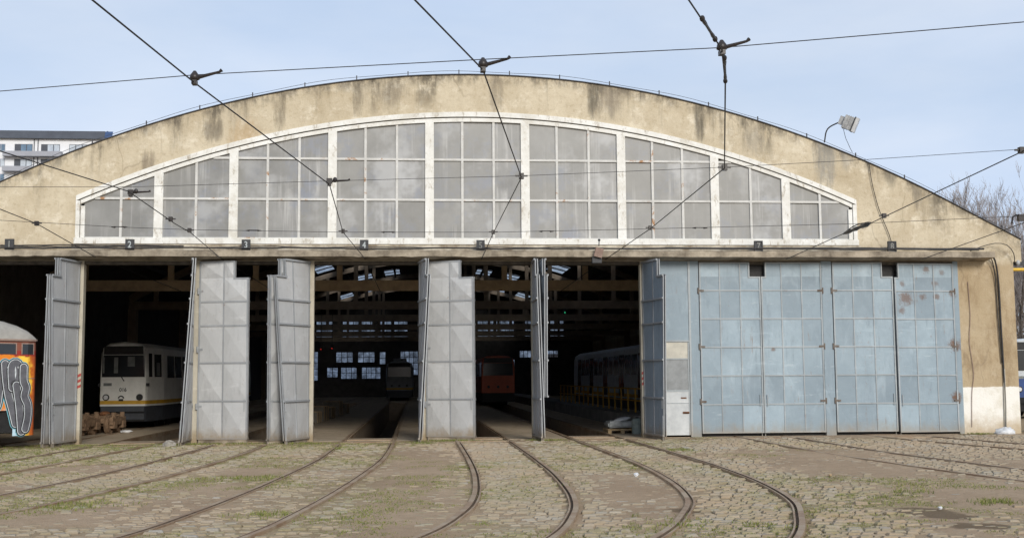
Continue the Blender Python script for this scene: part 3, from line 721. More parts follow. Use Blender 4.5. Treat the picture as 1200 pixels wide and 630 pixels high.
MB().box(WX0+.1, WX1-.1, D+.11, D+.13, WZ0, WZ0+.1).build('shadow_gap', 'soffit', sur)
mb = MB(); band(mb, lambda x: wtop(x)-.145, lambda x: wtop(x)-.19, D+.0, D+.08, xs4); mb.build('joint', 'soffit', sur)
# weathered strip between sill and canopy
mb = MB()
for a, b in zip(np.linspace(WX0-.1, WX1+.1, 60)[:-1], np.linspace(WX0-.1, WX1+.1, 60)[1:]):
    mb.box(a, b, D-.032+.01*mn.noise(Vector((a*2, 0, 0))), D-.001, 5.61, 5.795)
mb.build('sill_band', 'dirty_ledge', depot)
# window bays: glass with frame and bars
MUL = [-9.77, -7.57, -5.40, -2.50, .40, 3.30, 6.25, 9.15, 11.38, 13.45]
THIN = [[-8.65], [-6.49], [-4.41, -3.48], [-1.52, -.58], [1.39, 2.34], [4.27, 5.25], [7.22, 8.15], [10.28], [12.46]]
HZ = [7.15, 8.38]
for k in range(9):
    a, b = MUL[k], MUL[k+1]; a_ = a+.13 if k else WX0+.27; b_ = b-.13 if k < 8 else WX1-.27
    zg0 = WZ0+.07
    edges = [a_]+THIN[k]+[b_]; zl = [zg0]+HZ
    mb = MB(); fr = MB()
    for p, q in zip(edges[:-1], edges[1:]):
        for r, lo in enumerate(zl):
            hi = zl[r+1] if r+1 < len(zl) else 99
            sub = np.linspace(p+(.004 if p > a_ else -.05), q-(.004 if q < b_ else -.05), 7)
            if min(gz(p), gz(q), hi) < lo+.1: 
                if max(gz(p), gz(q)) < lo+.12: continue
            ty, tz = .012*random.uniform(-1, 1), .010*random.uniform(-1, 1)
            for s_, e_ in zip(sub[:-1], sub[1:]):
                h1, h2 = max(lo+.031, min(hi-.004, gz(s_)+.05)), max(lo+.031, min(hi-.004, gz(e_)+.05))
                yy = lambda x, z: D+.05+ty*(x-p)+tz*(z-lo)
                nb = len(mb.v)
                mb.add([(s_, yy(s_, lo), lo+.004), (e_, yy(e_, lo), lo+.004), (e_, yy(e_, h2), h2), (s_, yy(s_, h1), h1)], [(0, 1, 2, 3)])
    for x in THIN[k]: fr.box(x-.036, x+.036, D+.0, D+.07, zg0, gz(x)+.02)
    for z in HZ:
        if max(gz(a_), gz(b_)) < z: continue
        xa, xb = a_, b_
        if gz(xa) < z: xa = AX-math.sqrt((9.55-z)/.019)
        if gz(xb) < z: xb = AX+math.sqrt((9.55-z)/.019)
        fr.box(xa, xb, D+.004, D+.066, z-.033, z+.033)
    fr.box(a_, b_, D+.006, D+.07, zg0-.02, zg0+.035)
    bm_ = mb
    w = mb.build('window', 'dusty_cloud_glass', depot)
    bm = bmesh.new(); bm.from_mesh(w.data); bmesh.ops.remove_doubles(bm, verts=bm.verts, dist=1e-4); bmesh.ops.recalc_face_normals(bm, faces=bm.faces)
    for f_ in bm.faces:
        if f_.normal.y > 0: f_.normal_flip()
    bm.to_mesh(w.data); bm.free()
    fr.build('frame', 'bar_paint', w)
for x in MUL[1:-1]:
    MB().box(x-.13, x+.13, D-.03, D+.09, WZ0+.06, gz(x)+.03).build('mullion', 'white_paint', depot)
MB().box(WX0+.1, WX1-.1, D+.2, D+.22, WZ0, WZ0+.02).build('window_ledge', 'soffit', depot)

# gate posts between the open bays
PST = [-9.74+3.32*k for k in range(6)] + [-13.0]
for k, x in enumerate(PST):
    p = MB().box(x-.09, x+.09, D-.02, D+.22, -.05, 5.31).build('gate_post', 'post_paint', depot)
    if k in (0, 5):
        for j in range(3):
            z = 1.55+.16*j
            h = MB().add([(x-.091, D-.024, z), (x+.091, D-.024, z+.09), (x+.091, D-.024, z+.17), (x-.091, D-.024, z+.08)], [(0, 1, 2, 3)])
            h.build('hazard_stripe', 'hazard_red', p)

# gate leaves
def leaf(hx, side, a0, twist=0, style='crossed', w=1.53, z0=.10, z1=5.27, hy=D-.05, mat='grey_gate_paint', bar='bar_grey_paint', notch=(.42, .50), label=None, kick=True, dz=0.):
    """hinged steel leaf. u along its width from the hinge, n outwards, z up"""
    def P(u, n_, z):
        a = rad(a0+twist*(z-z0)/(z1-z0))
        return (hx+u*side*math.cos(a)-n_*side*math.sin(a), hy-u*math.sin(a)-n_*math.cos(a), z+dz)
    th = .022
    mb = MB(); fr = MB()
    def cell(u0, u1, za, zb):
        c = [(u0, za), (u1, za), (u1, zb), (u0, zb)]
        if style == 'crossed':   # pressed panel folded along its diagonal
            d = .045*random.uniform(.5, 1.15)
            mb.add([P(u, th, z) for u, z in c]+[P(u0+(u1-u0)*.30, th+d, za+(zb-za)*.72), P(u0+(u1-u0)*.70, th+d, za+(zb-za)*.28)],
                   [(0, 1, 5), (0, 5, 4), (3, 0, 4), (2, 3, 4), (2, 4, 5), (1, 2, 5)])
        else:
            d = .012*random.uniform(-1, 1)
            mb.add([P(u, th, z) for u, z in c]+[P((u0+u1)/2, th+d, (za+zb)/2)], [(0, 1, 4), (1, 2, 4), (2, 3, 4), (3, 0, 4)])
        mb.add([P(u, -th, z) for u, z in c], [(3, 2, 1, 0)])
    def rib(u0, u1, za, zb, t=.022, both=True, ti=None):
        for sg in ((1, -1) if both else (1,)):
            t = (ti if sg < 0 and ti else t)
            q = [P(u, sg*(th-.004), z) for u, z in ((u0, za), (u1, za), (u1, zb), (u0, zb))]+[P(u, sg*(th+t), z) for u, z in ((u0, za), (u1, za), (u1, zb), (u0, zb))]
            fr.add(q, [(0, 1, 2, 3), (4, 5, 6, 7), (0, 1, 5, 4), (1, 2, 6, 5), (2, 3, 7, 6), (3, 0, 4, 7)])
    if style == 'crossed':
        rows = [z0, 1.2, 2.3, 3.38, 4.08, z1-notch[1], z1]; cols = [0, w*.5, w]
    else:
        rows = list(np.linspace(z0, z1, 7)); cols = list(np.linspace(0, w, 4))
    rows = [r for r in rows if r >= z0-1e-6]
    nw, nh = notch
    us = sorted(set(cols+[w-nw])); zs = sorted(set(rows+[z1-nh]))
    for i in range(len(rows)-1):
        top = rows[i+1] > z1-nh+1e-3
        for j in range(len(cols)-1):
            u0, u1 = cols[j], cols[j+1]
            if not top: cell(u0, u1, rows[i], rows[i+1]); continue
            if rows[i] < z1-nh-1e-3: cell(u0, u1, rows[i], z1-nh)
            ue = min(u1, w-nw)
            if ue > u0+.02: cell(u0, ue, max(rows[i], z1-nh), z1)
    e = .05 if style == 'crossed' else .042
    def hrib(za, zb, ua=0, ub=w):
        n_ = 3
        rib(ua, ub, za, zb, .022, True, .055 if style == 'crossed' else .03)
    def vrib(ua, ub, za, zb, t=.022):
        zz = [za]+[r for r in np.linspace(z0, z1, 9) if za+.05 < r < zb-.05]+[zb]
        for c, d in zip(zz[:-1], zz[1:]): rib(ua, ub, c, d, t)
    for r in rows[1:-1]:
        if r > z1-nh-1e-3: continue
        hrib(r-e/2, r+e/2, 0, w)
    hrib(z0, z0+e); hrib(z1-e, z1, 0, w-nw)
    hrib(z1-nh-e, z1-nh, w-nw-e, w)
    vrib(0, e, z0, z1, .024); vrib(w-e, w, z0, z1-nh, .025); vrib(w-nw-e, w-nw, z1-nh, z1, .024)
    for c in cols[1:-1]: vrib(c-e*.4, c+e*.4, z0, z1 if c < w-nw else z1-nh, .018)
    o = mb.build('gate_leaf', mat, depot)
    if label: o['label'] = label
    fr.build('leaf_frame', bar, o)
    hg = MB()
    for z in (z0+.95, z0+2.6, z0+4.3):
        if z > z1-.3: continue
        hg.cyl(P(-.03, .03, z-.09), P(-.03, .03, z+.09), .03, 8)
        q = [P(u, .052, zz_) for u, zz_ in ((-.03, z-.03), (.14, z-.03), (.14, z+.03), (-.03, z+.03))]+[P(u, .04, zz_) for u, zz_ in ((-.03, z-.03), (.14, z-.03), (.14, z+.03), (-.03, z+.03))]
        hg.add(q, [(0, 1, 2, 3), (0, 1, 5, 4), (1, 2, 6, 5), (2, 3, 7, 6)])
    hg.build('hinge', 'hinge_rust' if style == 'flat' else bar, o)
    if kick and z0 < .3:
        k_ = MB(); q = [P(u, n_, z) for n_ in (.015, -.015) for u, z in ((.03, -.02-dz), (w-.03, -.02-dz), (w-.03, z0), (.03, z0))]
        k_.add(q, [(0, 1, 2, 3), (4, 5, 6, 7), (0, 1, 5, 4), (1, 2, 6, 5), (3, 0, 4, 7)])
        k_.build('kick_strip', 'concrete_canopy', o)
    hd = MB(); hd.bar(P(w-.1, .05, .9), P(w-.1, .05, 1.25), .02); hd.bar(P(w-.1, -.05, .9), P(w-.1, -.05, 1.25), .02)
    hd.bar(P(w-.04, -.05, -.02), P(w-.04, -.05, .7), .022)
    if z0 < .3: hd.build('bolt', bar, o)
    return o
P0 = PST
leaf(P0[0]-.14, -1, 78, 1.5)
leaf(P0[0]-.04, 1, 97, 6)
leaf(P0[1]-.10, -1, 91.5, 11)
leaf(P0[1]+.10, 1, 13, 2.2)
leaf(P0[2]-.18, -1, 56, -1.5)
leaf(P0[2]-.06, 1, 109, 16)
leaf(P0[3]-.10, -1, 90.5, 10)
leaf(P0[3]+.10, 1, 24, 3)
leaf(P0[4]-.02, -1, 93.5, -5)
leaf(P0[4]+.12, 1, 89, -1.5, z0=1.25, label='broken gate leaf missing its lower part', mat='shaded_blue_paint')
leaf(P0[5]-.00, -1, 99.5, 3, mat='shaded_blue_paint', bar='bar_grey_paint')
# closed blue gates
leaf(8.58, 1, 0, 0, 'flat', 1.90, hy=D-.03, mat='blue_gate_paint', bar='bar_blue_paint', notch=(.33, .44), kick=False)
leaf(12.40, -1, 0, 0, 'flat', 1.90, hy=D-.03, mat='blue_gate_paint', bar='bar_blue_paint', notch=(.13, .44), kick=False)
leaf(12.75, 1, 1.0, 0, 'flat', 1.90, hy=D-.03, mat='blue_gate_paint', bar='bar_blue_paint', notch=(.33, .44), kick=False)
leaf(16.60, -1, 3.5, -1.5, 'flat', 1.92, hy=D-.03, mat='blue_gate_paint', bar='bar_blue_paint', notch=(.12, .44), kick=False, label='pale blue gate leaf blotched with rust at its hinges', dz=-.03)
for a, b in ((8.30, 8.56), (12.42, 12.73), (16.62, 16.77)):
    MB().box(a, b, D-.045, D+.2, -.05, 5.305).build('gate_post', 'blue_gate_paint', depot)
MB().box(8.5, 16.7, D+.12, D+.15, 0.0, 5.2).build('gate_backing', 'black_rubber', depot)
fp = MB().box(6.95, 8.30, D-.02, D+.03, 2.90, 5.305).build('fixed_panel', 'blue_gate_paint', depot)
mb = MB(); mb.box(6.97, 8.30, D-.035, D+.02, 2.85, 2.905); mb.box(8.24, 8.30, D-.05, D-.018, .0, 5.3); mb.box(7.36, 7.42, D-.036, D+.02, .0, 2.85)
mb.build('panel_frame', 'bar_blue_paint', fp)
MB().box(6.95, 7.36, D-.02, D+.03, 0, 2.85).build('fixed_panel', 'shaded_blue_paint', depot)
wd = MB().box(7.43, 8.23, D-.018, D+.03, .06, 1.36).build('wicket_door', 'wicket_paint', depot)
MB().box(7.43, 8.23, D-.012, D+.02, 2.36, 2.84).build('upper_pane', 'glass_cream', wd)
MB().box(7.43, 8.23, D-.012, D+.02, 1.40, 2.32).build('lower_pane', 'glass_grey', wd)
mb = MB(); mb.box(7.43, 8.23, D-.03, D-.016, 2.32, 2.36); mb.box(7.43, 8.23, D-.03, D-.016, 1.355, 1.405); mb.box(7.43, 8.23, D-.025, D-.017, 1.0, 1.02); mb.box(7.43, 7.47, D-.028, D-.015, .06, 2.84); mb.box(8.19, 8.23, D-.028, D-.015, .06, 2.84)
mb.build('door_frame', 'bar_blue_paint', wd)
mb = MB(); mb.box(8.0, 8.2, D-.04, D-.02, .70, .76); mb.cyl((8.05, D-.09, .74), (8.18, D-.09, .74), .013, 8); mb.cyl((8.17, D-.09, .74), (8.17, D-.02, .74), .012, 8)
mb.box(7.95, 8.12, D-.03, D-.018, 1.15, 1.19)
mb.build('door_handle', 'rust', wd)

# ------------------------------------------------------------------ signs and boxes on the canopy
yS = D-.36
SIGN = [(-11.66, '1', 'digit_faded', 'small black number plate reading 1'), (-8.28, '2', 'digit_white', 'small black number plate reading 2'), (-4.96, '3', 'digit_white', 'small black number plate reading 3'),
        (-1.53, '4', 'digit_white', 'small black number plate reading 4'), (1.91, '5', 'digit_faded', 'small worn number plate with a faded 5'),
        (10.36, '7', 'digit_faded', 'small dark number box with a hardly legible pale 7'), (14.55, '8', 'digit_faded', 'small dark number box with a pale 8 on the ochre wall')]
for x, t, mt, lb in SIGN:
    w_ = .13 if t in '78' else .125
    r = thing('number_plate', lb, 'sign', (x, yS, 5.56), 0, 'number plates on the canopy above the gates')
    MB().box(-w_, w_, -.03, .03, .0, .33).build('plate', 'sign_black', r, local=True)
    text_mesh('digit', t, .27, mt, r, (0, -.036, .165), (rad(90), 0, 0), narrow=.8)
    MB().box(-.02, .02, .03, .3, -.02, .10).build('bracket', 'rust', r, local=True)
    if t in '78':
        mb = MB(); mb.box(-w_, w_, -.06, -.03, .30, .33); mb.box(-w_, -w_+.03, -.06, -.03, 0, .30); mb.box(w_-.03, w_, -.06, -.03, 0, .30); mb.build('rim', 'sign_black', r, local=True)
r = thing('junction_box', 'tilted brown electrical box hanging on the canopy edge', 'electrical box', (5.36, D-.62, 5.30))
mb = MB(); mb.box(-.12, .12, -.08, .08, .0, .27); o = mb.build('box', 'box_brown', r, local=True); o.rotation_euler = (.2, rad(14), 0); o.location = (0, -.12, .06)
MB().box(-.15, .13, -.10, .1, -.12, .06).build('lower_box', 'sign_black', r, local=True)
mb = MB(); mb.cyl((.05, -.1, .38), (.06, -.1, .56), .015, 8); mb.blob((.06, -.1, .56), .04, .04, .04, 8, 6); mb.build('terminal', 'sign_black', r, local=True)

# cables lying along the canopy and down the wall
def cable(label, pts, r_, group=None, name='cable'):
    mb = MB().tube(pts, r_, 6); o = mb.build(name, 'wire', None, smooth=True); rebase(o, pts[0]); return tag(o, label, 'cable', group)
def wob(xa, xb, z, y, amp, ph, n=90):
    return [(x, y+.03*mn.noise(Vector((x*1.2, ph, 0))), z+amp*mn.noise(Vector((x*.55, ph, 4)))+.35*amp*mn.noise(Vector((x*2.3, ph, 1)))) for x in np.linspace(xa, xb, n)]
cable('thick black cable lying along the whole canopy edge', wob(-14.5, 17.3, 5.635, D-.42, .035, 1.3, 160), .024)
cable('thin black cable sagging along the canopy close to the wall', wob(-14.5, 15.5, 5.69, D-.2, .05, 6.1, 160), .014)
cable('short bundle of cable beside the number plate 2', wob(-12.0, -6.8, 5.74, D-.1, .03, 9.7, 60), .018)
cable('heavy cable strung over the canopy in front of the blue gates', wob(7.5, 17.5, 5.66, D-.33, .03, 12.7, 70), .032)
q = [onY(1160, 296, D-.25), onY(1166, 305, D-.16), onY(1170, 330, D-.06), onY(1173, 380, D-.05), onY(1176, 430, D-.05), onY(1178, 470, D-.05), onY(1178.5, 500, D-.05)]
cable('black cable bundle running down the right pier', catmull([tuple(p) for p in q], .2), .028)
q = [onY(1156, 295, D-.3), onY(1163, 306, D-.16), onY(1166.5, 330, D-.05), onY(1170, 380, D-.05), onY(1174, 425, D-.05)]
cable('thinner black cable ending halfway down the right pier', catmull([tuple(p) for p in q], .2), .016)
mb = MB().cyl(onY(1176.5, 432, D-.04), onY(1178.5, 503, D-.04), .035, 8); o = mb.build('conduit_pipe', 'glass_cream'); rebase(o, onY(1178.5, 503, D-.04)); tag(o, 'pale steel conduit at the whitewashed pier foot', 'pipe')
q = [onY(1137, 294, D-.3), onY(1150, 289, D-.2), onY(1166, 285, D-.2), onY(1180, 287, D-.3), onY(1188, 297, D-.2), onY(1189, 308, D-.1)]
cable('cable loop hanging beside the eave of the gable', catmull([tuple(p) for p in q], .2), .013)
mb = MB().tube(catmull([tuple(onY(*p, D-.06)) for p in ((1018, 190), (1022, 215), (1030, 245), (1042, 275), (1046, 290))], .2), .012, 5)
o = mb.build('cable', 'wire'); rebase(o, onY(1018, 190, D-.06)); tag(o, 'loose cable hanging down the ochre gable above plate 8', 'cable')
q = [onY(1134, 330, D-.02), onY(1137, 370, D-.03), onY(1136, 400, D-.03), onY(1141, 437, D-.03), onY(1139, 460, D-.03), onY(1139, 500, D-.03)]
mb = MB().tube(catmull([tuple(p) for p in q], .2), .010, 5); o = mb.build('cable', 'box_brown'); rebase(o, q[0]); tag(o, 'thin rusty wire down the middle of the right pier', 'cable')

# floodlight on the roof edge
b = onY(966, 167, D+.15); e1 = onY(970, 151, D+.1); e2 = onY(986, 142, D-.1); hc = onY(997, 145, D-.25)
fl = thing('floodlight', 'grey floodlight on a bent pole at the roof edge', 'lamp', tuple(b))
MB().tube(catmull([tuple(b), tuple(e1+[-.0, 0, 0]), tuple(e2)], .08), .022, 8).build('pole', 'wire', fl)
hd = MB(); hd.box(-.22, .10, -.21, .21, -.20, .20); hd.box(-.36, -.22, -.14, .14, -.13, .13)
o = hd.build('lamp_housing', 'lamp_grey', fl, local=True); o.location = Vector(hc)-Vector(b); o.rotation_euler = (rad(8), rad(24), rad(-22))
l2 = MB().box(.10, .20, -.235, .235, -.225, .225).build('lens', 'lamp_lens', o, local=True)
MB().box(.07, .103, -.245, .245, -.235, .235).build('rim', 'sign_black', o, local=True)
mb = MB()
for k in range(4): mb.box(-.2+.07*k, -.185+.07*k, -.225, .225, -.215, .215)
mb.build('cooling_fins', 'lamp_grey', o, local=True)
MB().tube([onY(988, 150, D-.1), onY(991, 162, D-.05), onY(996, 173, D), onY(999, 179, D+.1)], .008, 5).build('lead', 'wire', fl)

# ------------------------------------------------------------------ overhead wires
ZC = 6.0
def wthing(label, cat='overhead wire', group=None, name='contact_wire', loc=(0, 0, 0)): return thing(name, label, cat, loc, 0, group)
def sagline(a, b, sag, n=16):
    a = np.array(a, float); b = np.array(b, float); return [tuple(a+(b-a)*t+np.array([0, 0, -sag*4*t*(1-t)])) for t in np.linspace(0, 1, n)]
def arm(mb_dark, mb_bell, p, d=(1, 0.05, .30), L=.37, bell=True):
    p = Vector(p); d = Vector(d).normalized()
    if bell:
        mb_bell.tube([p+Vector((0, 0, .00)), p+Vector((0, 0, .03)), p+Vector((0, 0, .05)), p+Vector((0, 0, .11)), p+Vector((0, 0, .14)), p+Vector((0, 0, .17))], [.03, .04, .072, .062, .04, .02], 10)
    else:
        mb_dark.box(p.x-.06, p.x+.06, p.y-.04, p.y+.04, p.z+.02, p.z+.13)
        mb_dark.blob((p.x+.12, p.y, p.z+.1), .05, .05, .06, 8, 6)
    q = p+Vector((.02, 0, .07)); mb_dark.tube([q, q+d*L*.55, q+d*L*.9, q+d*L+Vector((0, 0, .02))], [.03, .022, .018, .028], 7)
    mb_dark.box(p.x-.035, p.x+.035, p.y-.06, p.y+.06, p.z-.03, p.z+.03)
# span wires: px samples give their line at contact height
sp = {}
s1 = [tuple(onZ(x, y, ZC+.16)) for x, y in ((0, 107), (228, 88), (562, 70), (846, 56), (1200, 26))]
def extend(pts, k):
    a, b = np.array(pts[0]), np.array(pts[1]); c, d = np.array(pts[-2]), np.array(pts[-1])
    u = (a-b)/np.linalg.norm(a-b); v = (d-c)/np.linalg.norm(d-c); u[2] = v[2] = .03
    return [tuple(a+u*k)]+list(pts)+[tuple(d+v*k)]
r = wthing('highest thin span wire crossing the open sky', 'span wire', 'span wires of the overhead line', 'span_wire', s1[2]); MB().tube(extend(s1, 14), .007, 5).build('wire', 'wire', r)
S3 = [tuple(onZ(x, y, ZC+.14)) for x, y in ((0, 219), (155, 219), (388, 212), (612, 206), (849, 196), (1016, 187), (1196, 175))]
r = wthing('thin span wire crossing the middle of the gable glazing', 'span wire', 'span wires of the overhead line', 'span_wire', S3[3]); MB().tube(extend(S3, 12), .0055, 5).build('wire', 'wire', r)
S2 = [tuple(onZ(x, y, ZC+.02)) for x, y in ((0, 258), (141, 266), (222, 269), (402, 272), (578, 272), (762, 268), (1005, 262), (1200, 253))]
r = wthing('thin span wire crossing the glazing just above the sill', 'span wire', 'span wires of the overhead line', 'span_wire', S2[3]); MB().tube(extend(S2, 8), .007, 5).build('wire', 'wire', r)
for x, y in ((140, 266), (297, 270), (820, 267), (455, 272), (640, 271)):
    mb = MB(); p = onZ(x, y, ZC+.02); mb.tube([p+[-.22, 0, 0], p+[-.12, 0, 0], p+[-.1, 0, 0.01], p+[.1, 0, .01], p+[.12, 0, 0], p+[.22, 0, 0]], [.008, .028, .012, .012, .028, .008], 7); mb.build('strain_insulator', 'porcelain_brown', r)

def contact(label, pts, hangers, entry, thick=.0115):
    """pts: (px, py) samples at contact height from near to far; entry: px on the canopy"""
    w = [np.array(onZ(x, y, ZC)) for x, y in pts]
    near = w[0] + (w[0]-w[1])/np.linalg.norm(w[0]-w[1])*22
    e = onY(*entry, D-.62) if entry else None
    path = [tuple(near)]+[tuple(p) for p in w]+([tuple(e)] if e is not None else [])
    if e is not None: path.append((e[0]+.1, D+12, 5.25))
    r = wthing(label, group='contact wires converging on the gates', loc=tuple(w[0]))
    MB().tube(path, thick, 6).build('wire', 'wire', r)
    for (x, y, kind) in hangers:
        dk, bl = MB(), MB()
        p = onZ(x, y, ZC)
        if kind == 'bell': arm(dk, bl, p)
        elif kind == 'arm': arm(dk, bl, p, (1, .02, .06), .42, False)
        else:
            dk.box(p[0]-.05, p[0]+.05, p[1]-.05, p[1]+.05, p[2]-.03, p[2]+.09); dk.box(p[0]-.13, p[0]+.13, p[1]-.02, p[1]+.02, p[2]+.02, p[2]+.05)
        dk.build('hanger_clamp', 'porcelain_brown', r)
        if bl.v: bl.build('bell_insulator', 'porcelain_brown', r, smooth=True)
    return r
contact('contact wire descending from upper left to the plate 4', [(108, 0), (228, 97), (386, 216), (402, 272)], [(228, 97, 'bell'), (386, 216, 'arm'), (402, 272, 'clamp')], (427, 302))
contact('contact wire with a kink at the apex of the arch leading to plate 5', [(486, 0), (566, 82), (611, 208), (578, 273)], [(566, 82, 'bell'), (611, 208, 'clamp'), (578, 273, 'clamp')], (565, 302))
c3 = contact('contact wire with knotted insulators hanging steeply, then slanting to the brown box', [(807, 0), (846, 58), (850, 96), (849, 197), (762, 268)], [(846, 62, 'bell'), (849, 198, 'clamp'), (762, 268, 'clamp')], (712, 302))
for a, b in (((823, 22), (838, 46)), ((849, 68), (850, 95))):
    mb = MB(); p, q = onZ(*a, ZC), onZ(*b, ZC); ts = np.linspace(0, 1, 7)
    mb.tube([tuple(p+(q-p)*t) for t in ts], [.018, .026, .018, .018, .018, .026, .018], 7); mb.blob(tuple(p), .034, .034, .04, 8, 6); mb.blob(tuple(q), .034, .034, .04, 8, 6); mb.build('strain_insulator', 'porcelain_brown', c3)
contact('contact wire slanting down from the far left to plate 3', [(0, 177), (150, 224), (205, 262), (224, 273)], [(153, 229, 'arm'), (222, 271, 'clamp'), (200, 258, 'clamp')], (258, 302))
contact('contact wire crossing the ochre wall low at the left towards plate 2', [(0, 245), (43, 262)], [(43, 263, 'clamp')], (110, 300))
c6 = contact('contact wire with a long dark insulator leading to plate 7', [(1197, 178), (1017, 263), (990, 273)], [(1197, 178, 'clamp'), (1036, 254, 'clamp')], (925, 302))
mb = MB()
p, q = onZ(988, 274, ZC), onZ(1020, 261, ZC); n_ = np.linspace(0, 1, 9)
mb.tube([tuple(p+(q-p)*t) for t in n_], [.02, .05, .06, .045, .065, .045, .065, .075, .03], 7); mb.tube([tuple(p+(q-p)*t+np.array([0, 0, .10*math.sin(math.pi*t)])) for t in n_], .018, 5)
mb.build('section_insulator', 'porcelain_brown', c6)
c7 = contact('contact wire coming in low at the right edge towards plate 8', [(1225, 252), (1197, 262), (1172, 271)], [], (1085, 302))
p = onZ(1197, 258, ZC); mb = MB(); mb.box(p[0]-.1, p[0]+.15, p[1]-.06, p[1]+.06, p[2]-.02, p[2]+.16); mb.tube([p+[-.28, 0, -.1], p+[-.25, 0, .08], p+[-.15, 0, .15], p+[0, 0, .1]], .025, 6); mb.build('hanger_clamp', 'porcelain_brown', c7)

# ------------------------------------------------------------------ trams
def tram(name, label, loc, rz, length, body='tram_white', stripe='tram_yellow', skirt='tram_skirt', number=None, hwf=.88, hw=1.15, glass='dark_glass', detail=True, lower=None, zr=3.28, doors=True, roofm='tram_grey', boxes=True):
    """front face at local y=0, body runs to +y"""
    r = thing(name, label, 'tram', loc, rz)
    secs = [(0, hwf, 1), (.12, hwf+.05, 1), (1.7, hw, 1), (length-1.7, hw, 1), (length-.12, hwf+.05, 1), (length, hwf, 1)]
    prof = lambda h: [(h, .86), (h, 1.9), (h*.965, 2.85), (h*.90, 3.06), (h*.62, zr-.05), (0, zr), (-h*.62, zr-.05), (-h*.90, 3.06), (-h*.965, 2.85), (-h, 1.9), (-h, .86)]
    mb = MB(); k = 11
    for (y, h, _) in secs:
        mb.v += [(x, y, z-(.06 if y in (0, length) and z > 3 else 0)) for x, z in prof(h)]
    for i in range(len(secs)-1):
        for j in range(k): mb.f.append((i*k+j, i*k+(j+1) % k, (i+1)*k+(j+1) % k, (i+1)*k+j))
    mb.f.append(tuple(range(k))); mb.f.append(tuple((len(secs)-1)*k+j for j in range(k)))
    bo = mb.build('body', body, r, local=True)
    def hwat(y): return float(np.interp(y, [s[0] for s in secs], [s[1] for s in secs]))
    def sx(y, z, o=0): 
        h = hwat(y); f_ = 1 if z <= 1.9 else 1-.035*(z-1.9)/.95
        return h*f_+o
    def panel(mbx, y0, y1, z0, z1, sg, o):
        for (ya, yb) in ([(y0, y1)] if not y0 < 1.7 < y1 else [(y0, 1.7), (1.7, y1)]):
            mbx.add([(sg*sx(ya, z0, o), ya, z0), (sg*sx(yb, z0, o), yb, z0), (sg*sx(yb, z1, o), yb, z1), (sg*sx(ya, z1, o), ya, z1)], [(0, 1, 2, 3)])
    # stripe and skirt follow the plan
    if stripe:
        mb = MB()
        for za, zb in ((.93, 1.07),):
            plan = [(s[0], s[1]) for s in secs]
            ring = [(h+.006, y) for y, h in plan]+[(-h-.006, y) for y, h in plan[::-1]]
            ring = [(x, y-.006 if y == 0 else y) for x, y in ring]
            n_ = len(ring); mb.v += [(x, y, za) for x, y in ring]+[(x, y, zb) for x, y in ring]
            for j in range(n_): mb.f.append((j, (j+1) % n_, n_+(j+1) % n_, n_+j))
        mb.build('stripe', stripe, r, local=True)
    mb = MB(); ring = [(s[1]-.03, s[0]) for s in secs]+[(-s[1]+.03, s[0]) for s in secs[::-1]]; n_ = len(ring)
    mb.v += [(x, y, .28) for x, y in ring]+[(x, y, .859) for x, y in ring]
    for j in range(n_): mb.f.append((j, (j+1) % n_, n_+(j+1) % n_, n_+j))
    mb.f.append(tuple(range(n_))); mb.build('skirt', skirt, r, local=True)
    if lower:
        mb = MB(); ring = [(s[1]+.005, s[0]-(.005 if s[0] == 0 else 0)) for s in secs]+[(-s[1]-.005, s[0]-(.005 if s[0] == 0 else 0)) for s in secs[::-1]]
        mb.v += [(x, y, .862) for x, y in ring]+[(x, y, 1.72) for x, y in ring]
        for j in range(n_): mb.f.append((j, (j+1) % n_, n_+(j+1) % n_, n_+j))
        mb.build('lower_panel', lower, r, local=True)
    f0 = hwf*.93
    ws = MB().add([(-f0, -.008, 1.98), (f0, -.008, 1.98), (f0*.97, -.008, 2.78), (-f0*.97, -.008, 2.78)], [(0, 1, 2, 3)]).build('windscreen', glass, r, local=True)
    MB().add([(-f0*.97, -.010, 2.80), (f0*.97, -.010, 2.80), (f0*.93, -.010, 3.12), (-f0*.93, -.010, 3.12)], [(0, 1, 2, 3)]).build('destination_box', 'black_rubber', r, local=True)
    if detail:
        mb = MB(); mb.box(-f0-.02, f0+.02, -.018, .0, 1.95, 1.985); mb.box(-f0-.02, -f0, -.018, 0, 1.98, 3.0); mb.box(f0, f0+.02, -.018, 0, 1.98, 3.0); mb.build('gasket', 'black_rubber', ws, local=True)
        for (xa, xb, za, zb_) in ((-.35, -.2, 2.1, 2.7), (.15, .42, 2.35, 2.72), (-.8+.04, -.70, 2.1, 2.7)):
            MB().add([(xa, -.012, za), (xb, -.012, za), (xb, -.012, zb_), (xa, -.012, zb_)], [(0, 1, 2, 3)]).build('cab_interior', 'cab_light', ws, local=True)
        MB().bar((-.08, -.03, 1.98), (.04, -.03, 1.80), .03).build('wiper', 'black_rubber', r, local=True)
        for sx_ in (-.62, .62):
            l = MB().cyl((sx_, -.03, 1.19), (sx_, .02, 1.19), .125, 16).build('headlight', 'black_rubber', r, local=True)
            if sx_ < 0: MB().cyl((sx_, -.04, 1.19), (sx_, -.02, 1.19), .085, 14).build('lens', 'lamp_lens', l, local=True)
        mb = MB(); mb.tube([(-.16+.05*math.cos(a)*2.0+.1, -.02, 1.13+.11*math.sin(a)) for a in np.linspace(.2, 2.9, 8)], .025, 6); mb.box(-.15, .02, -.02, -.006, 1.05, 1.13); mb.build('coupling_cover', 'black_rubber', r, local=True)
        MB().box(-.72, -.42, -.012, 0, 1.62, 1.73).build('indicator', 'cab_light', r, local=True)
